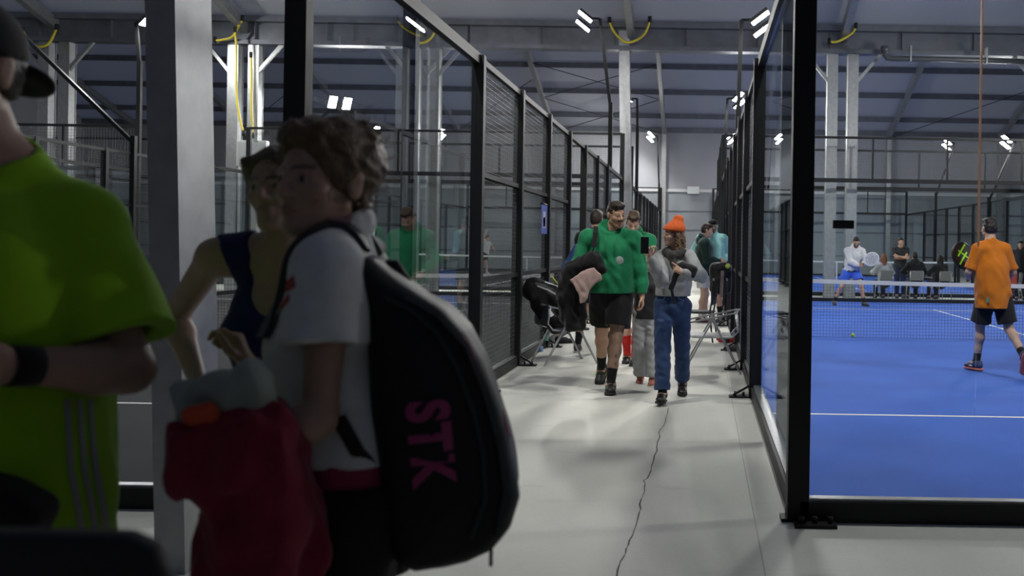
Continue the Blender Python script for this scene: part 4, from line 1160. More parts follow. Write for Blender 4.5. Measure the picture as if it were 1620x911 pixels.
E.hair(hairm('light_brown_hair',(.17,.10,.055)), 'long', top=-.004, back=.03, seed=17, fold=.006)
M_BEAN = cloth('orange_knit_wool', (.66,.12,.025), noise=.12, nscale=120, bump=.4, bscale=160)
h = E.h; q = E.hs; ax = (E.hr,E.hf,E.hu)
E.part('beanie', [Ell(h(0,-.018,.062),[.092*q,.112*q,.062*q],ax), Cap(h(0,-.02,.05),h(0,-.05,.150),.093*q,.045*q), Cap(h(0,-.075,.12),h(0,-.085,.150),.035*q,.025*q)], M_BEAN, k=.03, fold=folds(.003,150,18,(1,1,.1)), cuts=[(h(0,0,.036),-E.hu+E.hf*.12)])
E.part('beanie_cuff', [Ell(h(0,-.014,.055),[.098*q,.118*q,.055*q],ax)], M_BEAN, k=.02, cuts=[(h(0,0,.034),-E.hu+E.hf*.12),(h(0,0,.082),E.hu-E.hf*.12)], subs=[Ell(h(0,-.014,.02),[.088*q,.108*q,.05*q],ax)])
E.part('scarf', [Cap(E.J['neck']+E.Rs*.08+E.Fs*.03, E.J['neck']+E.Fs*.11-Vector((0,0,.03)), .042,.038), Cap(E.J['neck']+E.Fs*.11-Vector((0,0,.03)), E.J['neck']-E.Rs*.08+E.Fs*.03, .038,.042), Cap(E.J['neck']+E.Rs*.02+E.Fs*.10-Vector((0,0,.03)), E.J['neck']-E.Rs*.02+E.Fs*.14-Vector((0,0,.13)), .035,.03)], cloth('dark_scarf',(.045,.04,.036)), k=.02, fold=folds(.006,60,19))
# jeans details
for sd in (-1,1):
    b = MB(); p = E.J['pelvis']+Vector((0,0,.10))+E.Fh*.118+E.Rh*sd*.05; b.tube([p+E.Rh*sd*.0, p+E.Rh*sd*.03-Vector((0,0,.035)), p+E.Rh*sd*.075-E.Fh*.03-Vector((0,0,.045))], .0025, 5); b.build('pocket_seam', mat('denim_seam',(.09,.12,.2),.8), E.root)
# phone in her right hand
def slab(name, c, ax, h, m, label, cat, m2=None, r=.004):
    root = blob(name, [RBox(c, h, ax, r)], m, None, .0035, .004, smooth=0, loc=c); tag(root, label, cat)
    if m2:
        b = MB(); c = Vector(c); x,y,z = (Vector(a).normalized() for a in ax)
        b.obox(c+y*(h[1]+.0008), x*h[0]*.88, y*.0008, z*h[2]*.9); b.build('screen', m2, root)
    return root
ph = E.J['palmR']
slab('phone', P(1020,388,8.33), ((1,.25,0),(.25,-1,0),(0,0,1)), [.037,.005,.076], mat('phone_black',(.008,.008,.009),.25), 'black phone held up by the woman in the orange beanie', 'phone', mat('phone_glass',(.01,.01,.012),.08))
Mpouch = cloth('dark_grey_pouch', (.028,.029,.031))
o = blob('camera_pouch', [RBox(P(1088,427,8.40),[.085,.045,.058],((1,0,-.35),(0,1,0),(.35,0,1)),.03), Cap(P(1075,421,8.38),P(1062,455,8.38),.03,.026,((0,1,0),.5)), Cap(P(1062,450,8.40),P(1066,480,8.42),.018,.012)], Mpouch, None, .008, .02, folds(.003,60,23)); tag(o, 'dark grey pouch held against the beanie woman\'s chest', 'pouch')
# ---------------- child behind
K_ = Person('child in dark top and pale grey sweatpants half hidden between two adults', bx(1025,500,9.75), 183, 1.38, 'f', vox=.0085, skin=SK2)
K_.leg = {'L':(-.09,.14,.085,0,0),'R':(.10,-.12,.10,0,-10)}; K_.head = (18,-6,0); K_.hspec={}
K_.arm = {'L':None,'R':((.22,.2,1.05),(.5,-1,0),False)}
K_.make_body(face={'hair':(.25,.16,.08),'jaw':.92})
K_.tee(cloth('charcoal_top',(.03,.03,.034)), hem=-.08, sleeve=.98, loose=.022, seed=24); K_.trousers(cloth('pale_grey_fleece',(.50,.51,.52)), loose=.022, to=.98, wide=.02, seed=25, fold=.010)
K_.shoe(mat('coral_shoe',(.48,.17,.11),.6), C_WSOLE); K_.hair(H_BLOND, 'long', seed=26)
# ---------------- second green hoodie
G = Person('younger man in green hoodie and white shorts looking down behind the bearded man', bx(1000,480,11.35), 182, 1.85, vox=.009, build=1.0, skin=SK2)
G.leg = {'L':(-.05,.10,.085,0,0),'R':(.06,-.10,.09,0,-6)}; G.lean = (0,.04); G.head = (6,-34,3)
G.arm = {'L':((-.10,.25,1.0),(-1,-.4,-.2),False),'R':((.20,.22,1.02),(1,-.5,-.4),False)}
G.make_body(face={'hair':(.06,.035,.02)})
G.hoodie(C_GREEN, hem=-.06, seed=27); G.shorts(C_WHITE, leng=.62, seed=28); G.sock(cloth('red_patterned_sock',(.52,.025,.02),noise=.3,nscale=40), lo=.42, e=.008); G.shoe(C_BSHOE, C_SOLE, laces=C_LACE)
G.hair(hairm('mid_brown_hair',(.07,.042,.024)), 'bulk', top=.016, seed=29, fold=.007)
# ---------------- man walking away with blue racket bag
W = Person('dark haired man in black seen behind the bearded man, blue racket bag at his side', bx(941,480,12.5), 8, 1.88, vox=.010, skin=SK1)
W.leg = {'L':(-.20,-.05,.085,-8,0),'R':(.14,.10,.085,8,0)}; W.head = (-6,0,0)
W.make_body(face={'hair':(.02,.015,.01)})
W.hoodie(cloth('charcoal_jacket',(.016,.017,.018)), seed=30, hood=False); W.shorts(C_BLACK, seed=31); W.sock(C_BLACK, lo=.6); W.shoe(mat('grey_trainer',(.06,.065,.07),.6), C_WSOLE, accent=mat('yellow_trim',(.6,.55,.05),.6)); W.hair(H_DARK, 'short', seed=32)
M_BBAG = cloth('blue_bag_fabric', (.055,.115,.30))
t = thing('racket_bag', 'blue racket bag with pale blue letters hanging left of the bearded man', 'bag', P(893,450,12.2)-Vector((0,0,.1)))
o = blob('bag_body', [Cap(P(912,392,12.2),P(900,425,12.2),.05,.09,((0,1,0),.7)), Cap(P(900,425,12.2),P(893,447,12.2),.10,.085,((0,1,0),.7)), Cap(P(908,440,12.2),P(900,455,12.2),.08,.06,((0,1,0),.7))], M_BBAG, t, .010, .03, folds(.006,35,33))
o = blob('side_panel', [Cap(P(906,425,12.13),P(899,448,12.13),.055,.05,((0,1,0),.5))], C_BLACK, t, .010, .03)
mtx = Matrix.Translation(P(897,436,12.085)) @ Matrix.Rotation(PI/2,4,'X') @ Matrix.Rotation(math.radians(62),4,'Z')
text_obj('YUN', .115, mat('pale_blue_print',(.35,.62,.75),.6), 'lettering', t, mtx, .003, .003)
b = MB(); b.tube([P(913,392,12.2),P(925,365,12.25),P(932,362,12.35)], .02, 8); b.build('strap', C_BLACK, t)
# ---------------- kid in dark green jacket, white shorts
I_ = Person('youth in dark green jacket and white shorts standing side-on near the right fence', bx(1111,490,17.6), 88, 1.84, vox=.011, skin=SK2)
I_.leg = {'L':(-.10,.05,.085,0,0),'R':(.09,-.04,.085,0,0)}; I_.head = (0,-8,0); I_.lean = (0,.02)
I_.arm = {'R':((.16,.30,1.10),(.4,-1,-.3),False),'L':((-.16,.28,1.12),(-.4,-1,-.3),False)}
I_.make_body(face={'hair':(.03,.02,.015)})
I_.hoodie(cloth('dark_green_jacket',(.012,.035,.030)), hem=-.20, seed=34, loose=.045); I_.shorts(C_WHITE, leng=.70, seed=35); I_.sock(C_WHITE, lo=.72); I_.shoe(mat('dark_red_trainer',(.10,.03,.03),.6), C_WSOLE); I_.hair(H_DARK, 'bulk', top=.014, seed=36, fold=.008)
# ---------------- mint hoodie man
Mi = Person('man in mint hoodie with raised hood and hands on hips by the right fence', bx(1125,490,18.3), 168, 1.95, vox=.011, build=1.12, skin=SK1)
Mi.leg = {'L':(-.16,.02,.085,-8,0),'R':(.16,0,.085,8,0)}; Mi.head = (-4,-10,0)
Mi.arm = {'R':((.19,.05,1.00),(1,-.7,0),False),'L':((-.17,.06,1.00),(-1,-1.2,0),False)}
Mi.make_body(face={'hair':(.02,.015,.01),'beard':.7})
Mi.hoodie(cloth('mint_hoodie',(.30,.62,.60)), hem=-.08, up=True, seed=37, loose=.04); Mi.shorts(C_BLACK, seed=38); Mi.sock(C_BLACK, lo=.6); Mi.shoe(C_BSHOE, C_SOLE)
q = Mi.hs; Mi.part('cap', [Ell(Mi.h(0,-.0,.065),[.086*q,.10*q,.062*q],(Mi.hr,Mi.hf,Mi.hu))], C_BLACK, cuts=[(Mi.h(0,0,.045),-Mi.hu)])
# ================================================================ people on and behind the blue court
K = Person('player in orange t-shirt and black shorts seen from behind on the blue court', bx(1572,500,10.85), -8, 1.78, vox=.0075, build=.88, skin=(.52,.34,.25), z0=.018)
K.pelvis = (0,.02,.945); K.lean = (-.02,.04)
K.leg = {'L':(-.10,.22,.085,-20,0), 'R':(.19,-.36,.235,14,-68)}
K.arm = {'L':((-.19,.28,1.08),(-.6,-.8,-.3),False), 'R':((.20,.26,1.02),(.6,-.8,-.2),False)}
K.hspec = {'L':{'curl':.9,'dir':(-.1,.8,.6),'palm':(1,0,0)}, 'R':{'curl':.6}}
K.head = (4,-4,0)
K.make_body(face={'hair':(.02,.015,.012)})
C_OR = cloth('orange_tee', (.58,.165,.008)); K.tee(C_OR, hem=-.20, sleeve=.90, loose=.022, fold=.010, seed=41, fr=24, sl_loose=.012, flare=.042)
K.shorts(C_BLACK, leng=.86, loose=.022, flare=.03, seed=42); K.sock(C_BLACK, lo=.74)
K.shoe(mat('navy_trainer',(.03,.045,.13),.6), mat('coral_sole',(.60,.16,.13),.6), laces=mat('white_lace',(.6,.6,.6),.7), accent=mat('white_panel',(.65,.65,.66),.6))
K.hair(hairm('near_black_hair',(.016,.012,.010)), 'bulk', top=.010, seed=43, fold=.006)
b = MB(); p = K.J['pelvis']+Vector((0,0,-.10)); b.obox(p-K.Fh*.155+K.R*-.14, K.R*.012, K.Fh*.003, Vector((0,0,.03))); b.build('green_tag', mat('teal_tag',(.05,.3,.25),.6), K.root)
# padel rackets
def racket(label, c, up, side, mf, ms, head=.13, pattern=None):
    c, up, sd = Vector(c), Vector(up).normalized(), Vector(side).normalized(); sd = (sd-up*sd.dot(up)).normalized(); n = up.cross(sd)
    t = thing('padel_racket', label, 'racket', c-up*.31)
    b = MB(); N = 28; ring = []
    rim = [c+sd*math.cos(a)*head*.98+up*(math.sin(a)*head*1.08-(0.02 if math.sin(a)<0 else 0)) for a in [2*PI*i/N for i in range(N)]]
    b.tube(rim, .018, 8, closed=True); b.build('rim', mf, t)
    b = MB(); ng = 11
    f0 = [c+sd*math.cos(a)*head*.95+up*math.sin(a)*head*1.03 for a in [2*PI*i/N for i in range(N)]]
    for s in (-1,1):
        pts = [p+n*s*.014 for p in f0]; b.quad(pts if s > 0 else pts[::-1])
    fo = b.build('face', ms, t)
    b = MB()
    for i in range(-3,4):
        for j in range(-3,4):
            if i*i+j*j < 11:
                q = c+sd*i*.026+up*j*.028
                for s in (-1,1): b.lathe([(0,.0),(.0055,.0)], q+n*s*.0146, 8, n*s)
    b.build('holes', M_RUBBER, fo)
    if pattern:
        b = MB()
        for s in (-1,1):
            for k in (-.5,.5):
                b.bar(c+n*s*.0148+up*(k*.1-.06)-sd*.07, c+n*s*.0148+up*(k*.1+.07)+sd*.06, .022,.001, up=n)
            b.bar(c+n*s*.015-up*.05+sd*.06, c+n*s*.015+up*.06-sd*.05, .016,.001, up=n)
        b.build('print', pattern, fo)
    b = MB(); b.bar(c-up*head*.95-sd*.05, c-up*(head+.075), .022,.022); b.bar(c-up*head*.95+sd*.05, c-up*(head+.075), .022,.022); b.build('throat', mf, t)
    b = MB(); b.tube([c-up*(head+.06), c-up*(head+.19)], .017, 10); b.build('grip', M_RUBBER, t)
    b = MB(); b.lathe([(0,0),(.021,.0),(.021,.012),(0,.014)], c-up*(head+.20), 10, up); b.build('butt_cap', mf, t)
    return t
hp = K.J['palmL']
racket('black and neon green padel racket in front of the orange shirt player', hp+Vector((-.20,.08,.94)).normalized()*.25, (-.20,.08,.94), (1,.3,0), mat('black_racket',(.01,.01,.01),.4), mat('black_racket_face',(.012,.012,.012),.4), pattern=mat('neon_print',(.30,.75,.03),.5))
L = Person('player in white hoodie and blue shorts leaning with a racket beyond the net', bx(1350,440,23.3), 172, 1.80, vox=.011, skin=SK1, z0=.018)
L.pelvis = (.06,0,.86); L.lean = (-.06,.12); L.head = (-10,-22,0)
L.leg = {'R':(.42,-.16,.10,10,-12),'L':(-.22,.22,.085,-14,0)}
L.arm = {'R':((-.02,.36,.98),(.8,-.6,-.2),False),'L':((-.12,.36,1.02),(-.8,-.6,-.2),False)}
L.hspec = {'R':{'curl':.9},'L':{'curl':.9}}
L.make_body(face={'hair':(.015,.011,.009),'beard':.85})
L.hoodie(C_WHITE, hem=-.02, seed=44); L.part('hem_panel', [Cap(L.J['pelvis']+Vector((0,0,.13)),L.J['pelvis']+Vector((0,0,-.06)),.205,.205,(L.Fh,.82))], cloth('slate_panel',(.05,.06,.09)), cuts=[(L.J['pelvis']+Vector((0,0,.13)),(0,0,1)),(L.J['pelvis']-Vector((0,0,.05)),(0,0,-1))])
L.shorts(cloth('royal_blue_shorts',(.05,.13,.62)), leng=.66, seed=45); L.sock(C_BLACK, lo=.7); L.shoe(C_BSHOE, C_SOLE); L.hair(H_BLACK,'bulk',top=.006,seed=46)
b = MB(); 
for sd in (-1,1):
    c = L.h(sd*.031,.098,.004); b.tube([c+L.hr*math.cos(a)*.02+L.hu*math.sin(a)*.015 for a in [PI*2*i/12 for i in range(12)]], .003, 5, closed=True)
b.build('glasses', C_BSHOE, L.root)
racket('white padel racket held by the player in the white hoodie', L.J['palmL']+Vector((.85,-.1,.5)).normalized()*.275, (.85,-.1,.5), (-.5,.1,.85), mat('white_racket',(.72,.72,.72),.4), mat('grey_racket_face',(.45,.46,.47),.5,noise=.3,nscale=25), head=.155)
# ---------------- spectators between the rows
St = Person('standing man in dark t-shirt with folded arms behind the seated people', bx(1424,440,27.5), 186, 1.77, vox=.012, skin=SK1)
St.arm = {'R':((-.10,.22,1.18),(1,-.2,-.6),False),'L':((.08,.24,1.22),(-1,-.2,-.6),False)}; St.head=(4,-6,0)
St.make_body(face={'hair':(.02,.015,.01)}); St.tee(cloth('faded_black_tee',(.022,.023,.026)), hem=-.06, seed=47); St.trousers(cloth('dark_denim',(.02,.03,.07)), seed=48); St.shoe(C_BSHOE,C_SOLE); St.hair(H_DARK,'short',seed=49)
q = St.J['chest']+St.Fs*.135-Vector((0,0,.12)); St.part('red_print', [Ell(q,[.075,.022,.05],(St.Rs,St.Fs,St.spu))], C_RED)
def seated(label, u, Y, top, hair_m, style, H=1.7, sex='m', phi=0, seed=60, trous=C_BLACK, hood=False):
    s = Person(label, bx(u,430,Y), phi, H, sex, vox=.012, skin=SK1)
    s.pelvis = (0,0,.52); s.lean = (0,.05); s.head = (0,-6,0)
    s.leg = {'L':(-.12,.42,.085,0,0,(0,.3,1)),'R':(.12,.42,.085,0,0,(0,.3,1))}
    s.arm = {'L':((-.16,.36,.76),(-1,-.3,-.5),False),'R':((.16,.36,.76),(1,-.3,-.5),False)}
    s.make_body(face={'hair':(.03,.02,.015)})
    s.hoodie(top, hem=-.08, seed=seed, hood=hood, loose=.03); s.trousers(trous, seed=seed+1); s.shoe(C_BSHOE,C_SOLE); s.hair(hair_m,style,seed=seed+2)
    return s
seated('seated woman with long auburn hair and pale top, leftmost of the row', 1399, 26.55, cloth('pale_grey_top',(.42,.43,.45)), H_RED, 'long', 1.68, 'f', -8, 61)
seated('seated person in black with short dark hair, middle of the row', 1448, 26.6, C_BLACK, H_BLACK, 'bulk', 1.76, 'm', 0, 65, hood=True)
seated('seated woman in black with dark hair, right end of the row', 1489, 26.6, cloth('soft_black_top',(.016,.016,.018)), hairm('black_long_hair',(.012,.009,.008)), 'long', 1.68, 'f', -20, 69)
seated('seated person in red top half hidden behind the orange shirt player', 1603, 26.7, cloth('washed_red_top',(.38,.07,.06)), H_BROWN, 'short', 1.66, 'm', -60, 73)
Q = Person('standing man in dark clothes and cap at the right edge behind the court', bx(1614,430,27.4), 200, 1.74, vox=.012, skin=SK1)
Q.make_body(face={'hair':(.02,.015,.01)}); Q.hoodie(cloth('dark_grey_jacket',(.022,.024,.028)), seed=76); Q.trousers(C_BLACK, seed=77); Q.shoe(C_BSHOE,C_SOLE); Q.hair(H_DARK,'short',seed=78)
q_ = Q.hs; Q.part('cap', [Ell(Q.h(0,-.005,.062),[.086*q_,.105*q_,.066*q_],(Q.hr,Q.hf,Q.hu)), Ell(Q.h(0,.12,.05),[.06*q_,.06*q_,.008*q_],(Q.hr,Q.hf,Q.hu))], C_BLACK, cuts=[(Q.h(0,0,.038),-Q.hu)])
R_ = Person('distant player in white top with raised arm in the far left court', bx(768,400,42.0), 110, 1.75, vox=.016, skin=SK2, z0=.018)
R_.arm = {'R':((.2,.15,1.9),(1,-.5,0),False),'L':((-.25,.3,1.1),(-1,-.5,0),False)}; R_.leg={'L':(-.1,-.38,.14,0,-30),'R':(.1,.16,.085,0,0)}; R_.lean=(0,.08)
R_.make_body(); R_.tee(C_WHITE, seed=79); R_.shorts(C_BLACK, seed=80); R_.sock(C_WHITE, lo=.7); R_.shoe(mat('white_trainer',(.6,.6,.6),.6), C_WSOLE); R_.hair(H_DARK,'short',seed=81)
# ================================================================ the three people in front
from mathutils.bvhtree import BVHTree
CAM = Vector((0,0,CAMH))
def ray_plane(u, v, o, n):
    d = P(u,v,1.0)-CAM; return CAM + d*((Vector(o)-CAM).dot(n)/d.dot(n))
class Surf:                          # nearest surface of a sculpted part, to lay trims on it
    def __init__(s, o):
        off = WORLD_OFF(o); s.t = BVHTree.FromPolygons([v.co+off for v in o.data.vertices], [tuple(p.vertices) for p in o.data.polygons])
    def at(s, u, v, out=.002):
        d = (P(u,v,1.0)-CAM).normalized(); h = s.t.ray_cast(CAM, d)
        return None if h[0] is None else (h[0]+h[1]*out, h[1])
    def near(s, p, out=.002):
        h = s.t.find_nearest(Vector(p)); return h[0]+h[1]*out, h[1]
def ribbon(surf, pix, w, name, m, parent, th=.0025, sub=6):
    pts = []
    for (a,b),(c,d) in zip(pix, pix[1:]):
        for i in range(sub): pts.append(surf.at(a+(c-a)*i/sub, b+(d-b)*i/sub, th/2))
    pts.append(surf.at(*pix[-1], th/2)); pts = [p for p in pts if p]
    b = MB()
    for (p,n),(q,n2) in zip(pts, pts[1:]):
        d = (q-p)
        if d.length < 1e-5 or d.length > .12: continue
        t = d.normalized().cross(n).normalized(); b.obox((p+q)/2, t*w/2, d*.56, n*th/2)
    return b.build(name, m, parent)
# ---------------- woman with the racket backpack
A = Person('curly haired woman in white polo wearing the large black racket backpack', (P(560,775,2.0).x, 2.0), 258, 1.70, 'f', vox=.0052, build=1.02, skin=(.40,.25,.18))
A.pelvis = (0,0,.94); A.lean = (0,.045); A.shyaw = .02
A.head = (52,0,0); A.headscale = 1.05
A.leg = {'L':(-.10,.06,.085,-6,0),'R':(.10,-.08,.085,6,0)}
A.override = {'shL':P(524,432,1.85),'elL':P(505,660,1.80),'wrL':P(425,702,1.74),'elR':P(440,690,2.16),'wrR':P(393,580,2.13),'headc':P(513,290,1.955)}
A.hspec = {'R':{'dir':(-.35,-.1,1),'palm':(-.9,-.3,-.1),'curls':(.55,.85,.95,1.0),'thumb':.15,'thumbdir':(.2,-1,0)}, 'L':{'curl':.6,'palm':(0,.3,1)}}
A.make_body(face={'hair':(.05,.03,.018),'jaw':.93,'nose':.98,'lips':(.30,.12,.10)})
C_POLO = cloth('white_polo_cotton', (.66,.68,.66))
po = A.tee(C_POLO, hem=.085, sleeve=.50, loose=.016, fold=.007, name='polo_shirt', seed=91, fr=26, sl_loose=.024, neckcut=False)
sf = Surf(po)
nb, q = A.J['neck'], A.sc
pr = []
for i in range(16):
    t0, t1 = 2*PI*i/16, 2*PI*(i+1)/16
    pt = lambda t: nb+A.Rs*math.cos(t)*.074*q+A.Fs*math.sin(t)*.066*q+A.spu*(.022-.035*math.sin(t))*q
    pr.append(Cap(pt(t0),pt(t1),.020*q,.020*q,(A.spu,1.35)))
A.part('collar', pr, C_POLO, k=.012, fold=folds(.003,60,92))
pk = cloth('pink_waistband', (.30,.03,.08))
A.part('under_top', [Cap(A.J['pelvis']+Vector((0,0,.10)),A.J['pelvis']-Vector((0,0,.05)),.172,.180,(A.Fh,.78))], pk, cuts=[(A.J['pelvis']+Vector((0,0,.0)),(0,0,-1))], fold=folds(.004,40,93), vox=.008)
A.shorts(C_BLACK, leng=.46, loose=.016, flare=.03, top=.025, seed=94, name='skort')
A.sock(C_WHITE, lo=.8); A.shoe(mat('white_trainer_leather',(.55,.55,.55),.5), C_WSOLE, laces=C_LACE)
ribbon(sf, [(441,470),(452,455),(466,445)], .022, 'chest_print', mat('red_print',(.42,.04,.05),.7), A.root)
ribbon(sf, [(446,486),(458,470)], .014, 'chest_print', mat('red_print',(.42,.04,.05),.7), A.root)
M_CURL = hairm('curly_brown_hair', (.115,.070,.036))
h, q = A.h, A.hs; ax = (A.hr,A.hf,A.hu)
ha = A.part('hair', [Ell(h(0,-.018,.042),[.088*q,.106*q,.098*q],ax), Ell(h(0,-.066,.045),[.080*q,.066*q,.083*q],ax), Ell(h(.01,-.092,.085),[.062*q,.052*q,.056*q],ax), Ell(h(0,.045,.098),[.062*q,.045*q,.030*q],ax), Ell(h(0,-.052,-.015),[.068*q,.050*q,.068*q],ax)],
     M_CURL, k=.02, fold=folds(.007,85,95,(1,1,1)), subs=[Ell(h(0,.088,-.035),[.078*q,.075*q,.100*q],ax), Ell(h(0,.02,-.13),[.12*q,.16*q,.085*q],ax)], sub_k=.012, vox=.0052)
hv = [ (v.co.copy()+WORLD_OFF(ha), v.normal.copy()) for v in ha.data.vertices ]
rnd = random.Random(5); b = MB()
for i in range(230):
    p, n = hv[rnd.randrange(len(hv))]
    l = (p-A.J['headc']).dot(A.hf)
    if l > .07: continue
    d = (n+Vector((rnd.uniform(-.9,.9),rnd.uniform(-.9,.9),rnd.uniform(-.9,.6)))).normalized(); s2 = d.cross(n).normalized()
    ln = rnd.uniform(.02,.055); w = rnd.uniform(.004,.010); ph = rnd.uniform(0,6)
    b.tube([p-n*.004+d*ln*t+s2*w*math.sin(ph+7*t)+n*w*math.cos(ph+7*t) for t in (0,.2,.4,.6,.8,1)], .0008, 3)
b.build('loose_curls', M_CURL, ha)['kind'] = 'stuff'
for sd in (-1,):
    b = MB(); c = h(sd*.083,-.012,-.042); b.lathe([(0,-.004),(.004,0),(0,.004)], c, 8, A.hr); b.build('earring', M_ALU, A.root)
# ---------------- racket backpack
BN = Vector((.20,-.98,0)).normalized(); BU = Vector((.98,.20,0)).normalized(); BO = P(690,680,1.845)
def bp2(u, v): 
    w = ray_plane(u,v,BO,BN)-BO; return (w.dot(BU), w.z)
outline = [(520,400),(585,408),(624,440),(664,470),(702,492),(738,528),(764,575),(785,635),(803,690),(815,745),(821,795),(808,845),(778,882),(738,902),(700,912),(652,918),(624,902),(610,868),(604,815),(594,745),(582,660),(575,560),(570,490),(540,440)]
HALF = .135
bag = thing('racket_backpack', 'large black racket backpack with pink letters on the curly haired woman\'s back', 'backpack', BO-BN*HALF+Vector((0,0,-.25)))
M_BAG = cloth('black_bag_nylon', (.011,.012,.013), .5, noise=.1, nscale=50, sheen=.0, bump=.25, bscale=340); M_BAG2 = cloth('charcoal_bag_trim', (.030,.033,.036), .6, sheen=.05)
M_PINK = mat('magenta_print', (.34,.035,.13), .55)
bo_c = BO-BN*HALF
f_out = [bp2(u,v) for u,v in outline]
bb = blob('bag_body', [Extr(f_out, bo_c, BU, Vector((0,0,1)), BN, HALF-.02, .035, .03)], M_BAG, bag, .007, .02, folds(.004,22,96), smooth=2)
sb = Surf(bb)
# trims follow the right edge, with zips
zz = [(606,470),(650,490),(690,525),(722,580),(748,650),(765,720),(768,790),(745,850)]
ribbon(sb, zz, .009, 'zip', M_BAG2, bag, .006)
zz2 = [(640,472),(690,500),(735,548),(765,620),(788,700),(799,775),(786,845)]
ribbon(sb, zz2, .012, 'piping', M_BAG2, bag, .008)
rt = lambda u,v: sb.at(u,v,.001)
ang = math.radians(-6)
c0 = sb.at(678,700,.003)[0]
ex = (Vector((0,0,-1))*math.cos(ang)-BU*math.sin(ang)); ey = BU*math.cos(ang)+Vector((0,0,-1))*math.sin(ang)
nn = sb.at(678,700)[1]; 
mt = Matrix((( ex.x*.80,ey.x,BN.x,c0.x),(ex.y*.80,ey.y,BN.y,c0.y),(ex.z*.80,ey.z,BN.z,c0.z),(0,0,0,1)))
lt = text_obj('STK', .110, M_PINK, 'lettering', bag, mt, .0045, .002, 1.16)
# press the letters onto the curved side of the bag
off = WORLD_OFF(lt)
for v in lt.data.vertices:
    w = v.co+off; hit = sb.t.ray_cast(w+BN*.2, -BN)
    if hit[0] is not None:
        dz = (w-c0).dot(BN); v.co = hit[0]+BN*(.0015+dz*.4)-off
ribbon(sb, [(724,533),(738,543),(746,560),(750,578),(757,592)], .012, 'side_print', M_PINK, bag, .002)
ribbon(sb, [(797,652),(801,670),(806,688)], .012, 'side_print', M_PINK, bag, .002)
b = MB(); zp = P(777,866,1.85); b.tube([zp,zp-Vector((0,0,.012))],.004,6); b.obox(zp-Vector((0,0,.024)),(.0035,0,0),(0,.0015,0),(0,0,.013)); b.build('zip_pull', M_BAG2, bag)
# shoulder strap over the near shoulder and lower strap
sp = [(586,420),(566,396),(542,388),(515,388),(490,398),(470,420),(458,460),(454,510),(462,556)]
sp3 = []
J = A.J
tors = BVHTree.FromPolygons([v.co+WORLD_OFF(po) for v in po.data.vertices], [tuple(p.vertices) for p in po.data.polygons])
def strap(pts3, w, name, m, parent, th=.012):
    b = MB(); fr = []
    for p in pts3:
        hit = tors.find_nearest(Vector(p)); fr.append((hit[0]+hit[1]*th*.55, hit[1]))
    # smooth
    for it in range(2): fr = [fr[0]]+[((fr[i-1][0]+2*fr[i][0]+fr[i+1][0])/4, (fr[i-1][1]+fr[i][1]+fr[i+1][1]).normalized()) for i in range(1,len(fr)-1)]+[fr[-1]]
    rows = []
    for i,(p,n) in enumerate(fr):
        d = (fr[min(i+1,len(fr)-1)][0]-fr[max(i-1,0)][0]).normalized(); t = d.cross(n).normalized()
        rows.append([p-t*w/2-n*th*.3, p-t*w*.42+n*th*.5, p+t*w*.42+n*th*.5, p+t*w/2-n*th*.3])
    for r0,r1 in zip(rows,rows[1:]):
        for k in range(3): b.quad([r0[k],r0[k+1],r1[k+1],r1[k]], True)
        b.quad([r0[3],r0[0],r1[0],r1[3]])
    return b.build(name, m, parent), fr
s0 = J['shL'].lerp(J['neck'],.35)
path = []
for t in np.linspace(-.9, 1.35, 26):          # an arc over the shoulder from back to front
    a = t*1.25
    path.append(s0 + A.Fs*.165*math.sin(a) + Vector((0,0,1))*(.13*math.cos(a)-.06*max(t,0)**2) - A.Rs*.02*t)
st, fr = strap(path, .058, 'shoulder_strap', M_BAG2, bag)
pp_ = fr[9][0]+fr[9][1]*.008
b = MB(); d = (fr[10][0]-fr[8][0]).normalized(); n = fr[9][1]; t = d.cross(n).normalized(); b.obox(pp_, t*.020, d*.022, n*.002); b.build('strap_label', mat('dusty_pink_label',(.25,.14,.16),.7), bag)
s1 = J['shR'].lerp(J['neck'],.35); path = [s1 + A.Fs*.165*math.sin(t*1.25) + Vector((0,0,1))*(.13*math.cos(t*1.25)-.06*max(t,0)**2) for t in np.linspace(-.9,1.35,26)]
strap(path, .058, 'shoulder_strap', M_BAG2, bag)
b = MB()
lo = [P(455,520,1.83),P(466,580,1.80),P(500,640,1.79),P(535,660,1.80),P(566,716,1.83),P(590,740,1.86)]
for p0,p1 in zip(lo[3:],lo[4:]): b.bar(p0,p1,.028,.006,up=(0,-1,0))
b.build('lower_strap', M_BAG, bag)
b = MB(); hc = P(610,440,1.98); b.tube([hc+BU*-.05, hc+BU*-.03+Vector((0,0,.03)), hc+BU*.02+Vector((0,0,.03)), hc+BU*.045-Vector((0,0,.01))], .011, 8); b.build('carry_handle', M_BAG2, bag)
# ---------------- clothes over her forearms
M_MAR = cloth('crimson_fleece', (.21,.014,.035), noise=.12, nscale=50)
q_ = lambda u,v,Y=1.70: P(u,v,Y)
rj = blob('red_jacket', [Cap(q_(320,690,1.68),q_(420,682,1.70),.048,.058), Cap(q_(318,705,1.66),q_(312,744,1.66),.045,.040), Cap(q_(312,744,1.66),q_(338,766,1.66),.042,.036), Cap(q_(338,766,1.66),q_(385,725,1.68),.04,.055),
    Cap(q_(405,700,1.72),q_(410,820,1.72),.075,.085), Cap(q_(410,820,1.72),q_(395,930,1.72),.085,.095), Cap(q_(395,930,1.72),q_(400,1010,1.73),.095,.08), Cap(q_(455,720,1.76),q_(470,880,1.76),.045,.055), Cap(q_(345,830,1.70),q_(352,1000,1.71),.03,.045)],
    M_MAR, None, .008, .03, folds(.013,52,97,(1,1,.35)), loc=q_(400,1010,1.72)); tag(rj, 'crimson jacket bundled over the forearm of the curly haired woman', 'jacket')
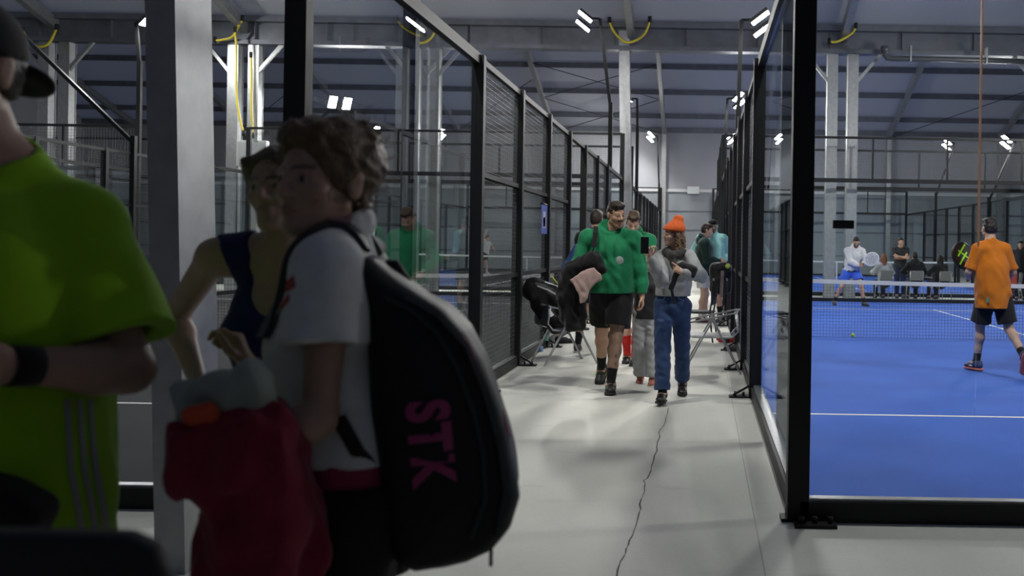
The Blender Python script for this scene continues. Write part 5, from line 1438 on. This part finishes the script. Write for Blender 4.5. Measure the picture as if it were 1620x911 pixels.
gs = blob('pale_sweatshirt', [Cap(q_(312,622,1.69),q_(395,612,1.70),.034,.038), Cap(q_(395,610,1.70),q_(425,645,1.72),.036,.03), Cap(q_(300,640,1.68),q_(385,645,1.70),.026,.028), Cap(q_(375,608,1.69),q_(385,596,1.69),.022,.016), Cap(q_(300,648,1.67),q_(293,662,1.67),.018,.014)],
    cloth('pale_sage_fleece',(.30,.34,.29)), None, .007, .02, folds(.014,50,98)); tag(gs, 'pale grey-green sweatshirt lying on top of the crimson jacket', 'sweatshirt')
ot = blob('orange_cloth', [Cap(q_(298,655,1.645),q_(330,648,1.645),.013,.017), Cap(q_(305,662,1.65),q_(335,660,1.65),.012,.012)], cloth('orange_red_cloth',(.55,.08,.03)), None, .006, .015, folds(.004,60,99)); tag(ot, 'bit of orange-red cloth between the sweatshirt and the crimson jacket', 'cloth')
# ---------------- woman in navy tank top
Bw = Person('woman in navy tank top with hand on hip behind the curly haired woman', (P(447,720,2.46).x, 2.46), 176, 1.66, 'f', vox=.0062, build=1.0, skin=(.36,.235,.18))
Bw.head = (-10,0,-4); Bw.lean = (.0,.02)
Bw.override = {'shR':P(340,406,2.42),'elR':P(277,500,2.52),'wrR':P(314,606,2.40),'headc':P(446,300,2.40)}
Bw.hspec = {'R':{'dir':(.5,-.2,-.6),'palm':(.6,.5,.3),'curl':.5}}
Bw.make_body(face={'hair':(.06,.04,.022),'jaw':.93,'lips':(.30,.16,.13)})
C_NAVY = cloth('navy_tank_jersey', (.012,.018,.085), sheen=.05)
J = Bw.J; q = Bw.sc
T = [p.inf(.008) for p in Bw.torso_prims()]+[p.inf(.009) for p in Bw.neck_prims()[1:]]
f = fieldof(T, Bw.vox, .03, .03); f.add(T, .03*q)
axs = (Bw.Rs,Bw.Fs,Bw.spu); nk = J['neck']
f.sub([Ell(nk+Bw.Fs*.12*q-Bw.spu*.01*q,[.078*q,.13*q,.145*q],axs), Ell(nk-Bw.Fs*.13*q-Bw.spu*.0*q,[.078*q,.12*q,.13*q],axs), Ell(nk+Bw.spu*.06*q,[.08*q,.3*q,.09*q],axs)]
    +[Ell(nk+Bw.Rs*sd*.182*q-Bw.spu*.06*q,[.062*q,.30*q,.125*q],axs) for sd in (-1,1)], .006)
f.band(folds(.003,35,101)); f.cut(J['pelvis']+Vector((0,0,-.05)),(0,0,-1))
V,Q_ = f.mesh(1); mesh_obj('tank_top', V, Q_, C_NAVY, Bw.root)
Bw.trousers(cloth('dark_leggings',(.014,.015,.018)), loose=.008, seed=102, fold=.003); Bw.shoe(C_BSHOE, C_WSOLE)
M_HB = hairm('ash_brown_hair', (.10,.075,.045))
h, q = Bw.h, Bw.hs; ax = (Bw.hr,Bw.hf,Bw.hu)
Bw.part('hair', [Ell(h(0,-.014,.036),[.082*q,.102*q,.090*q],ax), Ell(h(0,-.05,.0),[.080*q,.066*q,.09*q],ax)]+[Cap(h(sd*.060,.055,.075),h(sd*.083,-.01,.0),.018*q,.016*q) for sd in (-1,1)]+[Cap(h(sd*.078,-.03,-.03),h(sd*.070,-.05,-.08),.020*q,.016*q) for sd in (-1,1)],
    M_HB, k=.015, fold=folds(.004,90,103), subs=[Ell(h(0,.090,-.02),[.066*q,.075*q,.098*q],ax)], vox=.0056)
b = MB(); w_ = Bw.J['wrR']
# ---------------- man in neon shirt
Cn = Person('man in neon green t-shirt with silver side stripes at the left edge', (P(0,700,1.78).x, 1.78), 228, 1.83, vox=.0058, build=1.05, skin=(.36,.22,.16))
Cn.override = {'headc':P(-68,108,1.72),'shL':P(128,366,1.80),'elL':P(203,584,1.76),'wrR':P(-60,600,1.50),'elR':P(-190,560,1.66),'wrL':P(12,578,1.57)}
Cn.head = (47,-4,0)
Cn.arm['R'] = ((.10,.38,1.10),(1,-.6,-.3),False)
Cn.hspec = {'L':{'curl':.8},'R':{'curl':.7}}
Cn.make_body(face={'hair':(.03,.02,.015)})
C_NEON = cloth('neon_green_jersey', (.26,.52,.008), noise=.05, nscale=20)
ns = Cn.tee(C_NEON, hem=-.20, sleeve=.80, loose=.024, fold=.008, seed=104, fr=20, sl_loose=.026, flare=.030)
sn = Surf(ns)
M_SIL = mat('silver_stripe', (.30,.31,.30), .5)
for x0,x1,x2 in ((106,112,128),(126,134,150),(143,152,168)):
    ribbon(sn, [(x0,632),(x0+2,680),(x1,745),(x2-4,805),(x2,836)], .012, 'side_stripe', M_SIL, ns, .002, 8)
Cn.shorts(C_BLACK, seed=105); Cn.sock(C_WHITE, lo=.7); Cn.shoe(C_BSHOE, C_WSOLE)
Cn.hair(H_DARK, 'short', seed=106)
q = Cn.hs; hh = Cn.h
cp = Cn.part('cap', [Ell(hh(0,-.016,.040),[.088*q,.110*q,.098*q],(Cn.hr,Cn.hf,Cn.hu))], C_BLACK, cuts=[(hh(0,0,.022),-Cn.hu+Cn.hf*.05)], k=.02)
bl = Cn.part('cap_bill', [Ell(hh(-.03,-.112,-.008),[.062*q,.052*q,.012*q],(Cn.hr,(Cn.hf*.80+Cn.hu*.60),(Cn.hu*.80-Cn.hf*.60)))], C_BLACK, subs=[Ell(hh(-.03,-.107,-.036),[.052*q,.058*q,.022*q],(Cn.hr,(Cn.hf*.80+Cn.hu*.60),(Cn.hu*.80-Cn.hf*.60)))], vox=.005)
bl.parent = cp
b = MB(); w_ = Cn.J['wrL']; dd = (Cn.J['wrL']-Cn.J['elL']).normalized(); b.tube([w_-dd*.045, w_-dd*.0], .036, 14); b.build('wristband', C_BLACK, Cn.root)
Cn.part('waist_pouch', [RBox(P(0,815,1.58),[.075,.05,.06],((1,0,-.5),(0,1,0),(.5,0,1)),.03)], C_BLACK, vox=.008)
# ---------------- black bar stool by the camera
sx = P(40,840,.98)
stool = thing('bar_stool', 'black bar stool backrest low in the left corner nearest the camera', 'stool', (sx.x-.02, .80, 0))
c = P(60,832,.98); rx = P(283,870,.98).x; W_ = .46; cx = rx-W_/2
bk = blob('backrest', [Extr([(-W_/2,-.36),(W_/2,-.36),(W_/2,-.05),(W_/2-.012,-.016),(W_/2-.045,0),(-W_/2+.045,0),(-W_/2,-.05)], (cx,.97,c.z), (1,0,-.012), (0,-.08,1), (0,-1,-.08), .018, .014)], mat('black_leatherette',(.006,.006,.007),.55,bump=.1,bscale=200), stool, .007, .01)
se = blob('seat', [RBox((cx,.76,.765),[.22,.21,.035],None,.03)], MATS['black_leatherette'], stool, .009, .01)
for a,b_ in ((-1,-1),(1,-1),(-1,1),(1,1)):
    b = MB(); b.tube([(cx+a*.17,.76+b_*.16,.74),(cx+a*.21,.76+b_*.20,.0)], .016, 10); b.build('leg', M_BLACK, stool)
b = MB(); b.tube([(cx-.2,.56,.28),(cx+.2,.56,.28),(cx+.2,.96,.28),(cx-.2,.96,.28)], .011, 8, closed=True); b.build('foot_ring', M_BLACK, stool)
b = MB()
for a in (-1,1): b.bar((cx+a*.13,.965,.74),(cx+a*.13,.955,.95),.03,.012)
b.build('back_bracket', M_BLACK, stool)
# ================================================================ chairs, bags, bottles, balls, notices
M_PLAST = mat('white_blow_moulded_plastic', (.60,.61,.61), .5, bump=.05, bscale=90); M_TUBE = mat('grey_tube_steel', (.36,.37,.38), .35, .6)
M_NAVYP = mat('dark_navy_plastic', (.02,.024,.04), .5)
def tube_chair(label, seat_c, yaw, arm_h=.66, seat_m=M_PLAST, back_m=M_NAVYP, sc=1.0, bag=False, group=None):
    """folding armchair: sloping arm rails, crossed side legs, seat and curved back"""
    c = Vector(seat_c); f = Vector((math.sin(yaw),math.cos(yaw),0)); r = Vector((math.cos(yaw),-math.sin(yaw),0)); g = Vector((c.x,c.y,0))
    at = lambda a,b_,z: g + r*a*sc + f*b_*sc + Vector((0,0,z*sc))
    t = thing('folding_chair', label, 'chair', g, group)
    for s in (-1,1):
        b = MB(); b.bar(at(s*.26,.30,.58), at(s*.26,-.24,.70), .026,.018); b.build('armrest', M_TUBE, t)
        b = MB(); b.bar(at(s*.26,.02,.63), at(s*.26,.36,.0), .036,.018); b.build('leg', M_TUBE, t)
        b = MB(); b.bar(at(s*.245,.04,.63), at(s*.245,-.30,.0), .036,.018); b.build('leg', M_TUBE, t)
    b = MB(); b.tube([at(-.26,-.24,.70),at(-.255,-.27,.50),at(-.23,-.20,.42),at(-.22,-.05,.40)],.011,8); b.tube([at(.26,-.24,.70),at(.255,-.27,.50),at(.23,-.20,.42),at(.22,-.05,.40)],.011,8); b.tube([at(-.26,-.24,.70),at(0,-.29,.72),at(.26,-.24,.70)],.011,8); b.build('back_frame', M_TUBE, t)
    blob('seat', [RBox(at(0,.04,.42),[.23*sc,.23*sc,.016],(r,f+Vector((0,0,.06)),(0,0,1)),.015)], seat_m, t, .008, .01)
    blob('backrest', [Extr([(-.23*sc,-.26*sc),(.23*sc,-.26*sc),(.25*sc,0),(-.25*sc,0)], at(0,-.265,.72), r, f*.12+Vector((0,0,1)), f, .008, .007)], back_m, t, .008, .01)
    return t, at
pr = PX(1150,578,.10)
ch1, at1 = tube_chair('pale folding armchair standing empty against the right fence', (.16, 10.75, 0), -PI/2)
pl = P(878,560,11.2)
ch2, at2 = tube_chair('folding armchair at the left fence with a black bag on it', (P(880,560,11.35).x+.07, 11.35, 0), math.radians(62), seat_m=M_NAVYP)
bg = blob('sports_bag', [Cap(P(846,458,11.25),P(900,480,11.35),.15,.13,((0,1,0),.8)), Cap(P(855,480,11.3),P(880,515,11.3),.13,.11), Cap(P(880,470,11.3),P(908,470,11.35),.13,.10)], cloth('glossy_black_bag',(.012,.012,.013),.35,sheen=0), None, .010, .03, folds(.010,22,111), loc=P(880,520,11.3)); tag(bg, 'bulky black sports bag lying on the left folding chair', 'bag')
sbg = Surf(bg)
ribbon(sbg, [(862,446),(880,452),(900,466),(912,482)], .035, 'pale_stripe', mat('pale_grey_print',(.30,.31,.32),.5), bg, .004)
ribbon(sbg, [(850,452),(866,458),(884,468)], .02, 'pale_stripe', mat('pale_grey_print',(.30,.31,.32),.5), bg, .004)
ribbon(sbg, [(860,487),(868,492),(874,500)], .05, 'tag', M_WHITE, bg, .004)
b = MB(); b.tube([P(872,436,11.2),P(880,446,11.2),P(886,452,11.2)],.008,6); b.build('yellow_tab', mat('yellow_trim',(.6,.55,.05),.6), bg)
# dark chair further down on the right with a backpack on it
def plain_chair(label, x, y, yaw, m_seat, m_leg, group=None, name='chair'):
    g = Vector((x,y,0)); f = Vector((math.sin(yaw),math.cos(yaw),0)); r = Vector((math.cos(yaw),-math.sin(yaw),0)); at = lambda a,b_,z: g+r*a+f*b_+Vector((0,0,z))
    t = thing(name, label, 'chair', g, group)
    blob('seat', [RBox(at(0,0,.445),[.21,.21,.018],(r,f,(0,0,1)),.015)], m_seat, t, .010, .01)
    blob('backrest', [RBox(at(0,-.21,.70),[.20,.014,.14],(r,f,Vector((0,0,1))-f*.12),.012)], m_seat, t, .010, .01)
    for s in (-1,1):
        b = MB(); b.tube([at(s*.18,.18,.43),at(s*.21,.22,0)],.012,8); b.build('leg', m_leg, t)
        b = MB(); b.tube([at(s*.19,-.24,.80),at(s*.18,-.18,.43),at(s*.21,-.24,0)],.012,8); b.build('leg', m_leg, t)
    return t, at
M_BPL = mat('black_plastic', (.014,.015,.016), .5)
dc, dat = plain_chair('dark chair behind the pale folding chair at the right fence', -.02, 14.2, math.radians(-80), M_BPL, M_BLACK)
bpk = blob('black_backpack', [RBox(P(1140,440,14.25),[.17,.14,.24],None,.09), RBox(P(1139,452,14.05),[.12,.06,.13],None,.05)], cloth('black_backpack_nylon',(.012,.012,.014),.6), None, .012, .03, folds(.010,22,112)); tag(bpk, 'black backpack standing on the dark chair at the right fence', 'backpack')
b = MB(); b.tube([P(1130,425,14.0),P(1133,418,14.0),P(1143,418,14.0),P(1147,425,14.0)],.012,8); b.build('carry_loop', M_BAG2, bpk)
for u in (1129,1150):
    b = MB(); c = P(u,442,13.98); b.obox(c,(.012,0,0),(0,.01,0),(0,0,.02)); b.build('buckle', M_TUBE, bpk)
b = MB(); b.bar(P(1143,428,13.98),P(1141,470,13.98),.05,.006,up=(0,1,0)); b.build('pale_strap', mat('taupe_strap',(.16,.14,.13),.8), bpk)
M_BALL = mat('yellow_ball_felt', (.42,.62,.03), .9, bump=.4, bscale=400)
def ball(label, c, r=.0335):
    c = Vector(c); t = blob('tennis_ball', [Ell(c,[r]*3)], M_BALL, None, .008, .005, smooth=0, loc=c); tag(t, label, 'ball', None)
    b = MB(); b.tube([c+Vector((math.cos(a)*r*1.0*.85, math.sin(a)*r*.85, math.sin(2*a)*r*.5)).normalized()*r*1.0 for a in [2*PI*i/24 for i in range(24)]], r*.06, 5, closed=True); b.build('seam', M_WHITE, t); return t
ball('yellow-green ball resting on the black backpack by the right fence', P(1151,421,14.06), .036)
def gball(u,v,z): 
    x,y = u-VX,v-VY; x,y = x+ROLL*y, y-ROLL*x; Y = (CAMH-z)*FPX/y; return Vector((x/FPX*Y,Y,z))
ball('yellow-green ball lying against the foot of the blue court net', gball(1349,530,.0535))
ball('yellow-green ball on the floor under the seated auburn haired woman', gball(1391,462,.0335), .034)
ball('yellow-green ball on the floor under the middle seated person', gball(1442,462,.0335), .034)
# bottle and small things under the left chair
M_PET = glass_mat('clear_plastic_bottle', (.80,.88,.86), rough=.05)
bt = thing('water_bottle', 'clear water bottle with green label under the left folding chair', 'bottle', gball(863,551,0))
c = gball(863,551,0)
b = MB(); b.lathe([(0,.002),(.036,.0),(.040,.01),(.040,.07),(.037,.08),(.040,.09),(.040,.20),(.036,.225),(.018,.262),(.014,.268),(.014,.29)], c, 20); b.build('bottle_body', M_PET, bt)
b = MB(); b.lathe([(.0408,.11),(.0408,.19)], c, 20); b.build('label_band', mat('green_label',(.10,.30,.24),.5), bt)
b = MB(); b.lathe([(.016,.285),(.016,.31),(0,.312)], c, 14); b.build('cap', mat('white_cap',(.6,.65,.7),.5), bt)
bp = blob('blue_packet', [RBox(gball(853,552,.035),[.05,.04,.035],None,.012), RBox(gball(850,548,.05),[.025,.03,.02],((1,0,.5),(0,1,0),(-.5,0,1)),.01)], mat('light_blue_film',(.12,.22,.45),.35), None, .006, .01, folds(.004,60,113)); tag(bp, 'small light blue packet on the floor beside the water bottle', 'packet')
def loose_shoe(label, p, yaw, m, ms):
    p = Vector(p); f = Vector((math.sin(yaw),math.cos(yaw),0)); r = Vector((f.y,-f.x,0)); u = Vector((0,0,1))
    o = blob('trainer', [Cap(p-f*.09+u*.05,p+f*.02+u*.05,.042,.042), Cap(p+u*.045,p+f*.10+u*.035,.042,.034), Cap(p-f*.09+u*.07,p-f*.085+u*.09,.036,.036)], m, None, .007, .02, cuts=[(p+u*.012,-u)], subs=[Ell(p-f*.075+u*.11,[.026,.045,.04],(r,f,u))], loc=p)
    s = blob('sole', [Cap(p-f*.095+u*.008,p+f*.105+u*.008,.044,.042)], ms, o, .006, .01, cuts=[(p+u*.022,u),(p+u*.001,-u)]); tag(o, label, 'shoe'); return o
loose_shoe('dark trainer lying on the floor under the left folding chair', gball(892,543,0), 1.2, mat('dark_trainer',(.02,.02,.024),.6), C_SOLE)
rc = blob('red_canister', [Cap(gball(1145,537,.05)+Vector((-.05,0,0)),gball(1163,537,.05),.045,.045)], mat('red_plastic',(.48,.03,.02),.45), None, .007, .01); tag(rc, 'red object on the floor beside the right fence', 'container')
b = MB(); c = gball(1145,537,.05); b.tube([c+Vector((.02,-.0,0)),c+Vector((.075,0,0))],.047,12); b.build('black_band', M_BPL, rc)
loose_shoe('grey trainer on the floor behind the pale folding chair', gball(1138,512,0), .4, mat('grey_trainer2',(.10,.10,.12),.6), C_WSOLE)
loose_shoe('small dark trainer beside the red object at the right fence', gball(1163,556,0), -1.3, mat('dark_trainer',(.02,.02,.024),.6), C_SOLE)
# grey chairs of the seated spectators
M_GCH = mat('grey_chair_plastic', (.16,.16,.155), .55)
for u, Y, yaw, lb in ((1399,26.55,-8,'grey chair under the auburn haired woman behind the court'),(1448,26.6,0,'grey chair under the middle seated person behind the court'),(1489,26.6,-20,'grey chair under the dark haired seated woman, right end of the row'),(1603,26.7,-60,'grey chair under the person in the red top')):
    plain_chair(lb, bx(u,430,Y)[0], Y+.02, math.radians(yaw), M_GCH, M_TUBE, 'grey chairs behind the blue court')
bt2 = thing('drink_bottle', 'orange-yellow drink bottle on the floor between the seated people', 'bottle', gball(1437,468,0))
c = gball(1437,468,0); b = MB(); b.lathe([(0,0),(.045,0),(.045,.17),(.02,.22),(.02,.25),(0,.25)], c, 14); b.build('bottle_body', mat('amber_drink',(.55,.33,.03),.3), bt2)
b = MB(); b.lathe([(.023,.24),(.023,.27),(0,.27)], c, 12); b.build('cap', M_BPL, bt2)
# notices on the left glass
def sheet(label, pa, pb, z0, z1, cat='notice', name='paper_notice', m=M_WHITE):
    t = thing(name, label, cat, Vector(pa)*.5+Vector(pb)*.5+Vector((0,0,z0)))
    b = MB(); a, c = Vector(pa), Vector(pb); n = Vector((.0015,0,0))
    b.quad([a+n+Vector((0,0,z0)),c+n+Vector((0,0,z0)),c+n+Vector((0,0,z1)),a+n+Vector((0,0,z1))]); b.quad([a-n+Vector((0,0,z0)),a-n+Vector((0,0,z1)),c-n+Vector((0,0,z1)),c-n+Vector((0,0,z0))]); 
    b.build('sheet', m, t); return t
XG = XL1+.012
def gy(u): return PX(u,370,XG).y
Ym = (gy(561), gy(577), gy(593))
zt, zb = PX(577,358,XG).z, PX(577,384,XG).z
M_PAPER = mat('pale_green_paper', (.58,.66,.62), .8); M_INK = mat('dark_ink', (.05,.06,.06), .8)
for i,lb in enumerate(('white paper notice with dark lines of print on the left glass','white paper notice with a blank square, right of the printed one')):
    t = sheet(lb, (XG,Ym[i]+.004,0), (XG,Ym[i+1]-.004,0), zb, zt, m=M_PAPER)
    b = MB(); w = Ym[i+1]-Ym[i]; hgt = zt-zb
    def mark(a0,a1,c0,c1): b.quad([(XG+.0025,Ym[i]+w*a0,zb+hgt*c0),(XG+.0025,Ym[i]+w*a1,zb+hgt*c0),(XG+.0025,Ym[i]+w*a1,zb+hgt*c1),(XG+.0025,Ym[i]+w*a0,zb+hgt*c1)])
    if i == 0:
        mark(.2,.8,.70,.74)
        for k in range(3): mark(.2,.8,.42-.10*k,.45-.10*k)
    else:
        mark(.1,.9,.68,.70); mark(.45,.6,.84,.90)
    b.build('print', M_INK, t)
zc = PX(577,396,XG).z
t = sheet('brown and red strip stuck under the paper notices on the left glass', (XG,gy(566),0), (XG,gy(593),0), zc, zb-.004, name='sticker', cat='sticker', m=mat('rust_sticker',(.22,.06,.03),.6,noise=.5,nscale=30))
# blue banner on the fence far down on the left
p0 = PX(860,322,XL1+.09); p1 = PX(866,370,XL1+.09)
bn = thing('banner', 'narrow blue banner hanging on the left corridor fence', 'banner', p1)
b = MB(); Yb = p0.y; b.box((XL1+.06,Yb,p1.z),(XL1+.066,Yb+.45,p0.z)); b.build('cloth', mat('blue_banner',(.05,.09,.42),.6,noise=.3,nscale=9), bn)
b = MB(); b.box((XL1+.0665,Yb+.1,p1.z+.08),(XL1+.068,Yb+.34,p1.z+.22)); b.box((XL1+.0665,Yb+.12,p0.z-.3),(XL1+.068,Yb+.3,p0.z-.1)); b.build('pale_print', mat('banner_print',(.5,.5,.55),.6), bn)
b = MB(); b.tube([(XL1+.06,Yb,p0.z),(XL1+.06,Yb+.45,p0.z)],.015,8); b.build('rod', M_BLACK, bn)
# ================================================================ camera, world, colour
cam = bpy.data.cameras.new('camera'); co = bpy.data.objects.new('camera', cam); COL.objects.link(co)
co.location = (0,0,CAMH); co.rotation_euler = (PI/2, -ROLL, 0)
cam.sensor_width = 36; cam.lens = 36*FPX/1620
cam.shift_x = (810-VX)/1620; cam.shift_y = -(455.5-VY)/1620
cam.clip_start = .05; cam.clip_end = 200
cam.dof.use_dof = True; cam.dof.focus_distance = 9.6; cam.dof.aperture_fstop = 3.2
S.camera = co
w = bpy.data.worlds.new('night'); S.world = w; w.use_nodes = True
w.node_tree.nodes['Background'].inputs[0].default_value = (.32,.37,.62,1); w.node_tree.nodes['Background'].inputs[1].default_value = .48
S.view_settings.view_transform = 'Standard'; S.view_settings.look = 'None'; S.view_settings.gamma = 1; S.view_settings.use_curve_mapping = False
S.view_settings.exposure = -0.06
cy = S.cycles
cy.max_bounces = 8; cy.diffuse_bounces = 3; cy.glossy_bounces = 3; cy.transmission_bounces = 4; cy.transparent_max_bounces = 40
cy.sample_clamp_indirect = 3.0; cy.caustics_reflective = False; cy.caustics_refractive = False
cy.use_denoising = True
try: cy.denoiser = 'OPENIMAGEDENOISE'
except Exception: pass
